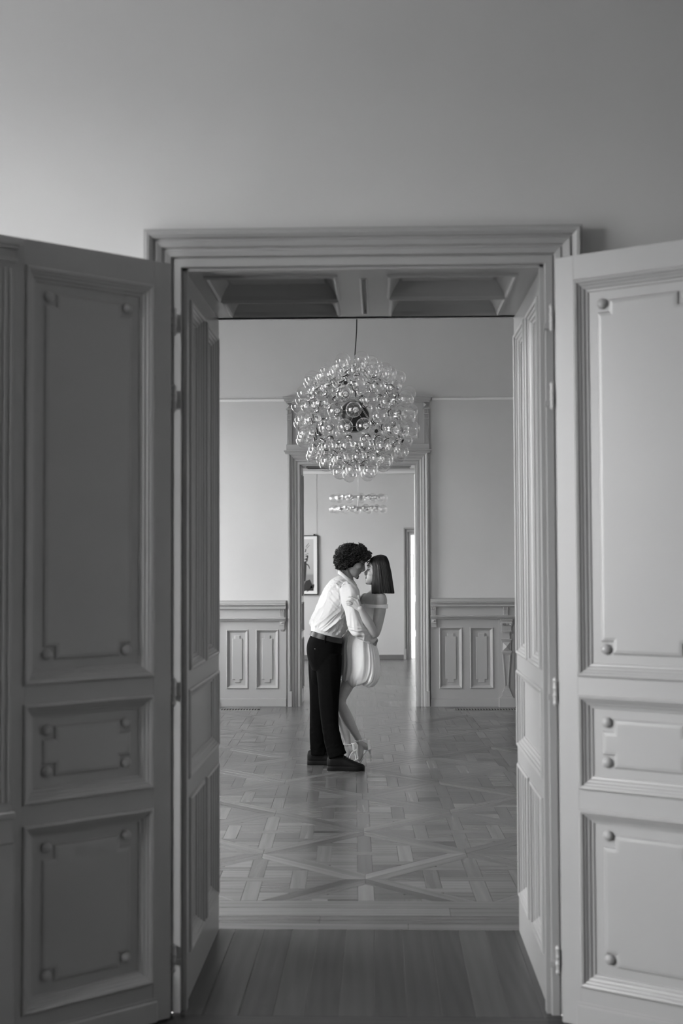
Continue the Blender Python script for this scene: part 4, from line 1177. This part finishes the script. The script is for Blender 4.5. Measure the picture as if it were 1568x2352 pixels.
        for (z, g) in ((0.0, .97), (.004, 1.0), (.030, 1.0), (.036, .97)):
            for (f, w) in lp_: P.append((X_(.5+(f-.5)*g), y+w*g, z))
        m_ = len(lp_)
        for k in range(3):
            for j in range(m_): Fc.append((k*m_+j, k*m_+(j+1)%m_, (k+1)*m_+(j+1)%m_, (k+1)*m_+j))
        Fc += [tuple(range(m_-1, -1, -1)), tuple(3*m_+j for j in range(m_))]
        so.add(P, Fc)
        sole = obj('shoe_sole', so, M_SHOE, R_, smooth=True); sole.data.set_sharp_from_angle(angle=.8)
        up_ = MB()
        prof = [(.006, .080, .016), (.035, .108, .031), (.10, .116, .036), (.24, .120, .038), (.34, .126, .038), (.44, .116, .039), (.55, .096, .042), (.68, .076, .046), (.80, .062, .048), (.90, .052, .041), (.965, .044, .029), (.992, .037, .016)]
        V_, Fc = [], []; n = 28; e = 2/2.5
        for f, z_, w_ in prof:
            for j in range(n):
                t_ = 2*math.pi*j/n; ct, st = math.cos(t_), math.sin(t_)
                V_.append((X_(f), y + w_*math.copysign(abs(ct)**e, ct), (z_+.010)/2 + (z_-.010)/2*math.copysign(abs(st)**e, st)))
        for k in range(len(prof)-1):
            for j in range(n): Fc.append((k*n+j, k*n+(j+1)%n, (k+1)*n+(j+1)%n, (k+1)*n+j))
        Fc += [tuple(range(n-1, -1, -1)), tuple((len(prof)-1)*n+j for j in range(n))]
        up_.add(V_, Fc)
        me = remesh('shoe', up_, .0035, 4); V = get_v(me); set_v(me, V)
        sh_ = fin(nm, me, M_SHOE, R_)
        sole.name = 'shoe_sole'
        lc = MB()
        for k in range(5):
            f = .44+k*.06; z = .112-k*.0105
            lc.tube([(X_(f), y-.030, z-.008), (X_(f+.01), y, z+.008), (X_(f), y+.030, z-.008)], [.0030]*3, 6, sub=4)
        lc.tube([(X_(.31), y-.006, .104), (X_(.29), y-.026, .094), (X_(.32), y-.032, .082)], [.002]*3, 6, sub=4).tube([(X_(.31), y+.006, .104), (X_(.36), y+.02, .112), (X_(.40), y+.03, .096)], [.002]*3, 6, sub=4)
        o = obj('laces', lc, M_BLACK, R_); return sh_
    shoe(750.2, 837.5, 1767, 9.665, 'shoe')
    shoe(704.8, 790, 1755, 9.935, 'shoe')

    # --- hair: a scalp mass and some hundreds of ringlets
    hb = MB()
    hb.ell(LH((-.030, 0, .042)), (.105, .086, .086), BH, 24, 16)
    hb.ell(LH((-.080, 0, -.03)), (.052, .075, .075), BH, 18, 12)
    for sgn in (-1, 1): hb.ell(LH((-.070, sgn*.035, -.060)), (.048, .036, .050), BH, 16, 10)
    hb.ell(LH((.040, 0, .080)), (.042, .060, .034), BH, 18, 12)
    for sgn in (-1, 1): hb.ell(LH((-.040, sgn*.055, .0)), (.058, .036, .060), BH, 16, 10)
    me = remesh('hair', hb, .005, 3); V = get_v(me); N = get_n(me)
    set_v(me, V + N*(.012*(ridged(V/.022)-.5)+.006*(ridged(V/.008)-.5))[:, None])
    r2 = random.Random(11)
    cu = MB()
    count = 0
    while count < 1000:
        th = r2.uniform(-math.pi, math.pi); cz = r2.uniform(-1, 1); sz = math.sqrt(1-cz*cz)
        d = np.array([sz*math.cos(th), sz*math.sin(th), cz])
        p = np.array([-.032, 0, .028]) + d*np.array([.118, .097, .112])
        if p[2] < -.012 + .93*p[0] - max(0, -p[0]-.02)*.1: continue
        if p[2] < -.150: continue
        if count > 860:                                    # fringe over the forehead and temples
            p = np.array([r2.uniform(.035, .086), r2.uniform(-.066, .066), 0]); p[2] = .052+.62*(p[0]-.035)*.6 + r2.uniform(0, .045)
            if p[0] > .075: p[2] = max(p[2], .070)
            d = p - np.array([-.03, 0, .03]); d /= np.linalg.norm(d)
        if p[0] < -.02: p[2] -= .026
        down = np.array([-.25, 0, -1.0]) if p[0] < .05 else np.array([.35, 0, -.9])
        gl = np.array([.42*0+0, 0, 0])
        # gravity direction in head space (head is pitched forward)
        gw = BH.T @ np.array([0, 0, -1.0])
        t = gw - d*(gw@d)*.8 + np.array([r2.uniform(-.5, .5) for _ in range(3)]); t /= np.linalg.norm(t)
        s1 = np.cross(t, d); s1 /= np.linalg.norm(s1)+1e-9; s2 = np.cross(t, s1)
        L_ = r2.uniform(.022, .050); turns = r2.uniform(1.0, 1.8); rad = r2.uniform(.0070, .0150); p = p + d*r2.uniform(-.006, .006); ph = r2.uniform(0, 6.28)
        if cz > .75: rad *= .8
        K = 13
        pts = []
        for k in range(K):
            u = k/(K-1); a = ph + turns*2*math.pi*u
            q = p + d*(.002 + .006*math.sin(u*math.pi)) + t*(u-.35)*L_ + (s1*math.cos(a)+s2*math.sin(a))*rad*(.6+.5*u)
            pts.append(LH(q))
        for q_ in range(5):
            o1 = s1*r2.uniform(-.0028, .0028) + s2*r2.uniform(-.0028, .0028) + d*r2.uniform(-.0015, .0025)
            ow = BH @ o1; K2 = K - r2.randint(0, 3)
            cu.tube([pts[k] + ow*(1-.5*k/K) for k in range(K2)], [(.00105 if q_ else .0016)*(1-.45*k/K2) for k in range(K2)], 4, cap=False)
        count += 1
    for k in range(26):        # stray single hairs at the outline
        th = r2.uniform(-math.pi, math.pi); cz = r2.uniform(.0, 1); sz = math.sqrt(1-cz*cz); d = np.array([sz*math.cos(th), sz*math.sin(th), cz])
        if d[0] > .5 and cz < .4: continue
        p = np.array([-.032, 0, .028]) + d*np.array([.118, .096, .108])
        s1 = np.cross(d, [.3, .2, 1]); s1 /= np.linalg.norm(s1)
        cu.tube([LH(p), LH(p+d*.010+s1*.006), LH(p+d*.014-s1*.006), LH(p+d*.020+s1*.002)], [.0007]*4, 4, sub=3, cap=False)
    ho = fin('hair', me, paint('hair_shadow_mass', .006, .95, .1, 60, spec=.1), R_)
    tag(obj('ringlets', cu, M_HAIRM, ho, smooth=True, fix=False), kind='stuff')
    # brows, lashes, goatee
    fb = MB()
    for s_ in (-1, 1):
        fb.tube([LH((.083, s_*.012, .040)), LH((.081, s_*.030, .047)), LH((.066, s_*.050, .044)), LH((.052, s_*.060, .036))], [.0035, .0050, .0045, .0015], 8, sub=3)
    obj('eyebrow', fb, M_HAIRM, R_)
    el = MB()
    for s_ in (-1, 1): el.tube([LH((.074, s_*.018, .014)), LH((.0755, s_*.031, .011)), LH((.068, s_*.044, .012)), LH((.058, s_*.054, .015))], [.0018, .0034, .0032, .0014], 8, sub=3)
    obj('eyelashes', el, M_BLACK, R_)
    gt = MB().ell(LH((.0725, 0, -.1015)), (.0105, .018, .0125), BH, 12, 8).ell(LH((.076, 0, -.089)), (.005, .010, .008), BH, 10, 6)
    gt = remesh('goatee', gt, .0022, 1); V = get_v(gt); N = get_n(gt); set_v(gt, V+N*(.004*(vnoise(V/.004)-.5))[:, None])
    fin('goatee', gt, M_HAIRM, R_)
    lm = MB().ell(LH((.0750, 0, -.0545)), (.0076, .019, .0036), BH, 16, 8).ell(LH((.0742, 0, -.0627)), (.0076, .018, .0042), BH, 16, 8)
    obj('lips', lm, paint('man_lips', .13, .45), R_, smooth=True)
    return LH
LHM = build_man()

# ------------------------------------------------------------------ the woman
WO = (float(W(825, 1752, 9.9)[0]), 9.9, 0.0)
def build_woman():
    b = MB()
    fwd = (-.985, -.05, .170); up = (.170, 0, .985)
    C = P_(863.6, 1314.5, 9.84)
    LH, BH = head(b, C, fwd, up, .93, True)
    b.tube([LH((-.035, 0, -.03)), LH((-.045, 0, -.10)), P_(869, 1352, 9.88), P_(866, 1368, 9.91)], [(.050, .050), (.046, .048), (.047, .050), (.060, .075)], 20, sub=4)
    # trunk: shoulder line runs from near right to far left
    sd = np.array([-.30, .95, 0]); sd /= np.linalg.norm(sd)
    b.tube([P_(866, 1362, 9.93), P_(860, 1371, 9.93), P_(854, 1383, 9.93), P_(848, 1400, 9.93), P_(841, 1425, 9.93), P_(834, 1452, 9.93), P_(830, 1478, 9.93), P_(827, 1505, 9.93)],
           [(.060, .050), (.130, .058), (.145, .078), (.120, .086), (.100, .070), (.092, .066), (.105, .080), (.115, .085)], 28, side=sd, sub=3)
    b.ell(P_(834, 1396, 9.86), (.045, .05, .045)); b.ell(P_(822, 1396, 10.0), (.045, .05, .045))
    # near arm
    b.tube([P_(868, 1370, 9.84), P_(873.5, 1377, 9.775), P_(873, 1395, 9.745), P_(868.5, 1425, 9.69), P_(863.5, 1449, 9.645), P_(858, 1455, 9.61), P_(849, 1437, 9.575), P_(840, 1420, 9.545), P_(830.5, 1404.5, 9.515), P_(827, 1398, 9.510)],
           [.044, .050, .047, .042, .036, .035, .038, .034, .0225, .023], 18, sub=4)
    b.ell(P_(861.5, 1459, 9.635), (.020, .024, .020)); b.ell(P_(874, 1374.5, 9.772), (.046, .048, .047))
    # hand: palm then fingers over the sleeve
    hs = np.array([-.55, .0, -.83])                 # across the palm: index side high
    kn = [P_(820.5, 1378.0, 9.512), P_(815.0, 1381.8, 9.508), P_(811.3, 1387.0, 9.508), P_(809.8, 1391.8, 9.512)]
    tips = [P_(799, 1370.8, 9.518), P_(795.3, 1380.8, 9.520), P_(796, 1385.2, 9.521), P_(797.6, 1389.6, 9.523)]
    mids = [P_(808, 1372.4, 9.505), P_(803.5, 1379.0, 9.503), P_(802.6, 1385.0, 9.504), P_(802.5, 1389.9, 9.507)]
    for k in range(4):
        w0 = P_(826+k*.4, 1397+k*2.0, 9.510)
        b.tube([w0, (w0+kn[k])/2, kn[k]], [.0115, .0120, .0105], 10, sub=3)
    b.ell((kn[1]+P_(826, 1399, 9.51))/2, (.024, .010, .026))
    for k in range(4):
        q = (mids[k]+tips[k])/2 + np.array([0, -.001, 0.001])
        finger(b, [kn[k], mids[k], q, tips[k]], .0088, .0062)
    finger(b, [P_(826, 1395, 9.515), P_(825, 1384, 9.520), P_(823.8, 1375.5, 9.530), P_(822.6, 1368.6, 9.540)], .0115, .0068)
    # far arm goes behind him
    b.tube([P_(838, 1374, 10.02), P_(832, 1382, 10.07), P_(815, 1392, 10.13), P_(790, 1396, 10.13), P_(772, 1398, 10.05)], [.042, .046, .038, .034, .024], 16, sub=4)
    b.tube([P_(772, 1398, 10.05), P_(766, 1398, 10.02), P_(760, 1398, 9.97)], [(.034, .014), (.038, .013), (.034, .010)], 12, side=(0, 0, 1), sub=3)
    for k in range(4): finger(b, [P_(760, 1392+k*4.5, 9.98), P_(757, 1392+k*4.5, 9.965), P_(754, 1393+k*4.5, 9.95)], .008, .006)
    # legs
    b.tube([P_(824, 1490, 9.90), P_(816, 1530, 9.88), P_(803, 1562, 9.86), P_(788, 1592, 9.84), P_(781, 1611, 9.84), P_(787, 1630, 9.85), P_(797, 1650, 9.86), P_(809, 1672, 9.875), P_(820, 1692, 9.885), P_(826, 1705, 9.89)],
           [.064, .061, .055, .046, .042, .046, .047, .037, .028, .027], 22, sub=4)
    b.tube([P_(822, 1490, 10.02), P_(812, 1530, 10.02), P_(793, 1565, 10.01), P_(782, 1603, 10.01), P_(784, 1640, 10.03), P_(791, 1670, 10.04), P_(797, 1698, 10.05), P_(798.5, 1712, 10.05)],
           [.064, .062, .056, .047, .046, .037, .027, .026], 22, sub=4)
    # feet on high heels: heel up, ball and toes on the floor
    def foot(an, heel, ball, toe, y):
        b.tube([P_(an[0], an[1], y), P_((an[0]+ball[0])/2+.5, (an[1]+ball[1])/2, y), P_(ball[0], ball[1], y), P_(toe[0], toe[1], y-.004)], [(.026, .028), (.029, .028), (.036, .016), (.030, .009)], 16, side=(0, 1, 0), sub=4)
        b.tube([P_(an[0]+1, an[1]-2, y), P_(heel[0]-5, heel[1]-4, y)], [.026, .024], 14)
        for k in range(5):
            tk = P_(toe[0]+k*.9, toe[1], y-.028+k*.013); fk = P_(ball[0]-3, ball[1]+1.5, y-.024+k*.012)
            tk[2] = max(tk[2], .016); fk[2] = max(fk[2], .018)
            b.tube([fk, tk], [.009, .0075 if k else .0095], 8)
    foot((828, 1710), (846, 1720), (824, 1744), (809, 1751), 9.89)
    foot((799, 1714), (811, 1724), (795, 1741), (783, 1746.5), 10.05)
    me = remesh('person', b, .0029, 4, .5)
    V = get_v(me)
    V[:, 2] = np.maximum(V[:, 2], .009); set_v(me, V)
    R_ = fin('person', me, M_SKINW, WO)
    tag(R_, 'woman with a dark straight bob in a short white off-shoulder dress and white high heels', 'person', 'couple embracing under the chandelier')

    # --- dress: bodice, puffed skirt, off-shoulder band
    bd = MB()
    bd.tube([P_(848.5, 1389, 9.93), P_(847, 1396, 9.93), P_(842, 1412, 9.93), P_(836, 1432, 9.93), P_(829, 1450, 9.93), P_(825, 1462, 9.93)],
            [(.138, .088), (.134, .094), (.116, .086), (.108, .080), (.108, .085), (.110, .090)], 36, side=sd, sub=4)
    bd.ell(P_(834, 1397, 9.86), (.052, .056, .050)); bd.ell(P_(822, 1397, 10.0), (.052, .056, .050))
    me = remesh('bodice', bd, .004, 4); V = get_v(me); N = get_n(me)
    ztop = P_(848, 1387.5, 9.93)[2]
    V[:, 2] = np.minimum(V[:, 2], ztop + .006*np.clip((P_(848, 1388, 9.93)[0]-V[:, 0])/.1, -1, 1))
    set_v(me, V + N*(.004*(ridged(aniso(V, (.2, 0, -1), .3, .04, 1.1))-.5))[:, None])
    fin('bodice', me, M_DRESS, R_)
    # skirt as a pleated balloon
    st = [(1447, 828, .098, .104), (1453, 825, .103, .110), (1461, 823, .116, .128), (1470, 823.5, .128, .142), (1484, 824, .140, .152), (1500, 826.5, .146, .160), (1520, 828.5, .149, .166), (1538, 828.8, .152, .170), (1550, 828, .152, .170),
          (1560, 827.5, .147, .163), (1567, 826, .134, .150), (1571, 824, .115, .130), (1570, 822, .095, .108), (1562, 820, .082, .095), (1545, 818, .078, .09)]
    arr = spline(np.array([(a, c, r1, r2) for a, c, r1, r2 in st], float), 6)
    n = 300; V_, Fc = [], []
    r3 = random.Random(5)
    M_ = len(arr)
    for i, (py, cx_, ra, rb) in enumerate(arr):
        u = i/(M_-1); rb = rb+.012; c_ = P_(cx_, py, 9.925)
        gat = math.exp(-(u/.16)**2); hemg = math.exp(-((u-.80)/.16)**2)
        th = 2*math.pi*np.arange(n)/n; ct, st_ = np.cos(th), np.sin(th); cq, sq = np.cos(th+u*.55), np.sin(th+u*.55)
        q = lambda k, w: np.stack([cq*k+7.3, sq*k+3.1, np.full(n, u*w)+1.7], 1)
        big = vnoise(q(3.0, 1.2))*1.4-.7; mid = ridged(q(5.0, 1.6)+9)**1.5-.45; fine = ridged(q(11, 3.0)+4)-.5
        rr = (.022*big+.010*mid)*min(1, .25+u*1.5)*(1-.4*hemg) + fine*(.003+.004*gat+.004*hemg) - .024*hemg*(ridged(q(5.0, 3.0)+2)**4)
        zo = -hemg*.062*(vnoise(q(4.2, .0)+5)-.52) - max(0, u-.5)*.030*np.cos(th-.3) + .006*hemg*fine
        sx = np.sign(ct)*np.abs(ct)**.80; sy = np.sign(st_)*np.abs(st_)**.80
        for j in range(n): V_.append((c_[0] + (ra+rr[j])*sx[j], c_[1] + (rb+rr[j])*sy[j], c_[2] + zo[j]))
    for i in range(M_-1):
        for j in range(n): Fc.append((i*n+j, i*n+(j+1)%n, (i+1)*n+(j+1)%n, (i+1)*n+j))
    obj('skirt', MB().add(V_, Fc), M_DRESS, R_, smooth=True)
    # off-shoulder band around chest and upper arms
    bn = MB(); n = 64; V_, Fc = [], []
    path = [(828.5, 10.02, 1389), (830.5, 9.90, 1389.5), (838, 9.80, 1390.5), (850, 9.735, 1391.8), (863, 9.700, 1392.5), (877, 9.690, 1392.8), (887.5, 9.712, 1392.8), (890, 9.76, 1392.5), (887, 9.83, 1392),
            (880, 9.93, 1391), (868, 10.07, 1390), (852, 10.16, 1389), (836, 10.15, 1389), (828.5, 10.09, 1389)]
    path = [P_(a, c, y_) for a, y_, c in path]
    cl_ = spline(np.array(path + path[:3]), 6); cl_ = cl_[6:6+len(path)*6]; n = len(cl_); A0 = cl_.mean(0)
    for j in range(n):
        q = cl_[j]; o_ = q-A0; o_[2] = 0; o_ /= np.linalg.norm(o_)
        near = math.exp(-((q[1]-9.72)/.06)**2); hgt = .0125 + .0035*math.exp(-((q[0]-path[6][0])/.03)**2)*near
        for (g, z) in ((0, -hgt), (.004, -hgt), (.004, hgt), (0, hgt)): V_.append(q + o_*g + np.array([0, 0, z]))
    for j in range(n):
        for k in range(4): Fc.append((j*4+k, j*4+(k+1)%4, ((j+1)%n)*4+(k+1)%4, ((j+1)%n)*4+k))
    obj('shoulder_band', bn.add(V_, Fc), M_DRESS, R_, smooth=False)

    # --- hair: blunt bob
    hr = [(1274.8, 869, 879, .030), (1277.5, 859, 886, .058), (1283, 851.5, 889.5, .075), (1290, 849.5, 892, .084), (1297, 851.5, 893.5, .090), (1306, 853, 895.5, .094), (1318, 853.5, 898, .097), (1332, 853.5, 900, .098), (1346, 853.8, 902, .098), (1356, 854, 903.5, .099), (1361.5, 854.5, 904.2, .100)]
    arr = spline(np.array(hr, float), 6); n = 260; V_, Fc = [], []
    cy_ = 9.85
    def hring(row, j, k=1.0, dz=0):
        py, xa, xb, w = row; w = w+.008; ct, st_ = math.cos(2*math.pi*j/n), math.sin(2*math.pi*j/n)
        e = 2/2.7
        ca, cb = P_(xa, py, cy_), P_(xb, py, cy_); c_ = (ca+cb)/2; hx = (cb[0]-ca[0])/2
        return np.array([c_[0]+hx*k*math.copysign(abs(ct)**e, ct), c_[1]+w*k*math.copysign(abs(st_)**e, st_), c_[2]+dz])
    M_ = len(arr)
    V_.append(hring(arr[0], 0, 0, .004))
    rj = [r3.uniform(-1, 1) for _ in range(n)]
    for i, row in enumerate(arr):
        u = i/(M_-1)
        for j in range(n):
            th = 2*math.pi*j/n
            st2 = .0014*math.sin(31*th+3*math.sin(4*th)) + .0012*math.sin(67*th+u*1.5+2*math.sin(9*th)) + .0012*rj[j] + .003*math.sin(11*th+u+2*math.sin(3*th))
            k = 1 + st2*min(1, u*2.5)/.08
            V_.append(hring(row, j, k, (.004*rj[(j*7)%n]-.002) if i == M_-1 else 0))
    for j in range(n): Fc.append((0, 1+j, 1+(j+1)%n))
    for i in range(M_-1):
        for j in range(n): Fc.append((1+i*n+j, 1+i*n+(j+1)%n, 1+(i+1)*n+(j+1)%n, 1+(i+1)*n+j))
    b0 = len(V_)
    for j in range(n): V_.append(hring(arr[-1], j, .86, .004*rj[(j*7)%n]))
    for j in range(n): V_.append(hring(arr[-2], j, .80, .02))
    for j in range(n):
        Fc.append((1+(M_-1)*n+j, 1+(M_-1)*n+(j+1)%n, b0+(j+1)%n, b0+j)); Fc.append((b0+j, b0+(j+1)%n, b0+n+(j+1)%n, b0+n+j))
    Fc.append(tuple(b0+n+j for j in range(n)))
    ho = obj('hair', MB().add(V_, Fc), M_HAIRW, R_, smooth=True)
    # loose locks over the surface and at the hem
    lk = MB()
    for q in range(520):
        j = r3.uniform(0, n); off = r3.uniform(.0, .0035); pts = []; s0 = r3.uniform(0, .3)
        for u in np.linspace(s0, 1, 7):
            row = arr[min(M_-1, int(u*(M_-1)))]
            p = hring(row, j + 3*math.sin(u*2+q), 1.0+off/.08); pts.append(p)
        pts[-1] = pts[-1] + np.array([0, 0, r3.uniform(-.006, .003)])
        lk.tube(pts, [(.0011, .0007)]*6 + [(.0006, .0004)], 4, sub=2, side=(0, 0, 1))
    tag(obj('locks', lk, M_HAIRW, ho, smooth=True, fix=False), kind='stuff')
    fr_ = MB()
    for k in range(9):
        y_ = (-.040+k*.010)
        fr_.tube([LH((.070, y_, .085)), LH((.082, y_*1.1, .075)), LH((.086, y_*1.2-.004, .060+.006*(k % 3)))], [(.006, .003), (.006, .003), (.002, .001)], 6, sub=3, side=(0, 1, 0))
    obj('hairline', fr_, M_HAIRW, ho, smooth=True)
    fb = MB()
    for s_ in (-1, 1): fb.tube([LH((.083, s_*.010, .040)), LH((.081, s_*.028, .046)), LH((.066, s_*.048, .044)), LH((.052, s_*.058, .036))], [.0026, .0040, .0034, .0010], 8, sub=3)
    obj('eyebrow', fb, M_HAIRW, R_)
    el = MB()
    for s_ in (-1, 1):
        el.tube([LH((.073, s_*.018, .011)), LH((.075, s_*.031, .007)), LH((.067, s_*.046, .010)), LH((.058, s_*.053, .015))], [.0014, .0034, .0032, .0014], 8, sub=3)
    obj('eyelashes', el, M_BLACK, R_)
    lm = MB().ell(LH((.0720, 0, -.0535)), (.0100, .021, .0056), BH, 16, 8).ell(LH((.0710, 0, -.0630)), (.0100, .019, .0060), BH, 16, 8)
    obj('lips', lm, M_LIPW, R_, smooth=True)
    nl = MB()
    for k in range(4): 
        d = tips[k]-mids[k]; d /= np.linalg.norm(d); nl.tube([tips[k]+np.array([0, -.0045, .001])-d*.004, tips[k]+np.array([0, -.0035, 0])+d*.009], [(.0052, .0022), (.004, .0014)], 8, side=(0, 0, 1))
    obj('fingernail', nl, M_NAIL, R_, smooth=True)
    rg = MB(); c_ = kn[2]*.55+mids[2]*.45; d = mids[2]-kn[2]; d /= np.linalg.norm(d)
    rg.tube([c_-d*.0022, c_+d*.0022], [.0105, .0105], 14, cap=True); rg.ell(c_+np.array([0, -.011, 0]), (.004, .003, .004), n=8, m=6)
    obj('ring', rg, M_STEEL, R_, smooth=False)

    # --- high heels
    def heel(ank, hb, tip, ball, toe, y, strap0, strap1):
        s = MB()
        # insole / outsole: from heel seat down the arch to the toe
        seat = P_(hb[0]-4.5, hb[1]+1.5, y); arch = P_((hb[0]*.45+ball[0]*.55), (hb[1]*.42+ball[1]*.58), y); bl_ = P_(ball[0]+1, ball[1]+5.5, y); te = P_(toe[0], toe[1], y)
        bl_[2] = max(.007, min(bl_[2], .012)); te[2] = .007
        s.tube([P_(hb[0]+1, hb[1]-2, y), seat, arch, bl_, te], [(.022, .004), (.026, .005), (.023, .0045), (.034, .005), (.024, .004)], 14, side=(0, 1, 0), sub=5)
        o1 = obj('heel_sole', s, M_HEEL, R_, smooth=True)
        # heel cup
        cup = MB(); V_, Fc = [], []; n = 14
        top = P_(hb[0]-2, ank[1]-4, y); bot = P_(hb[0]-4, hb[1]+1, y)
        for k, u in enumerate(np.linspace(0, 1, 6)):
            c0 = P_(hb[0]-8.0+u*1.0, ank[1]-6+(hb[1]-ank[1]+8)*u, y)
            rx, ry = .024+.008*math.sin(u*2.4), .024+.005*u
            for th in (1.0,):
                for j in range(n+1):
                    a = -math.pi*.42 + math.pi*.84*j/n
                    V_.append((c0[0]+rx*math.cos(a), c0[1]+ry*math.sin(a), c0[2]))
        for k in range(5):
            for j in range(n): Fc.append((k*(n+1)+j, k*(n+1)+j+1, (k+1)*(n+1)+j+1, (k+1)*(n+1)+j))
        cup.add(V_, Fc)
        oc = obj('heel_cup', cup, M_HEEL, R_, smooth=True); sm_ = oc.modifiers.new('thick', 'SOLIDIFY'); sm_.thickness = .003
        st_ = MB().tube([P_(hb[0]-1.5, hb[1]+0, y), P_(hb[0]+.5, hb[1]+6, y), P_((hb[0]+tip[0])/2+1, (hb[1]+tip[1])/2+2, y), P_(tip[0], tip[1], y)], [(.016, .016), (.010, .011), (.0055, .0055), (.0048, .0048)], 10, side=(0, 1, 0), sub=5)
        obj('stiletto', st_, M_HEEL, R_, smooth=True)
        # toe strap and ankle strap
        a = P_(ball[0]-3, ball[1]-1, y)
        ts = MB()
        for off in (0, ):
            ring_ = []
            for j in range(13):
                t = math.pi*j/12; ring_.append((a[0]-.010*math.sin(t)*0, a[1]-.040*math.cos(t), max(.008, .010+.040*math.sin(t))))
            ts.tube(ring_, [(.013, .0018)]*13, 8, side=(1, 0, 0))
        obj('toe_strap', ts, M_HEEL, R_, smooth=True)
        s0, s1 = P_(*strap0, y), P_(*strap1, y); cc = (s0+s1)/2; rx = np.linalg.norm(s1-s0)/2; ux = (s1-s0)/np.linalg.norm(s1-s0)
        ring_ = [cc + ux*rx*math.cos(t) + np.array([0, 1, 0])*(.031)*math.sin(t) for t in np.linspace(0, 2*math.pi, 25)]
        an = MB().tube(ring_, [(.0042, .0018)]*25, 6, side=np.cross(ux, [0, 1, 0]), cap=False)
        an.box(cc[0]-.002-.010, y-.036, cc[2]-.006, cc[0]+.006-.010, y-.032, cc[2]+.006)
        obj('ankle_strap', an, M_HEEL, R_)
    heel((829, 1706), (849.5, 1721), (851.3, 1747.5), (824, 1743), (805, 1755), 9.89, (814.5, 1702.2), (841, 1697.2))
    heel((799, 1714), (815, 1725), (816.5, 1746), (795, 1740), (779, 1747), 10.05, (785.5, 1710), (810, 1709.2))
build_woman()
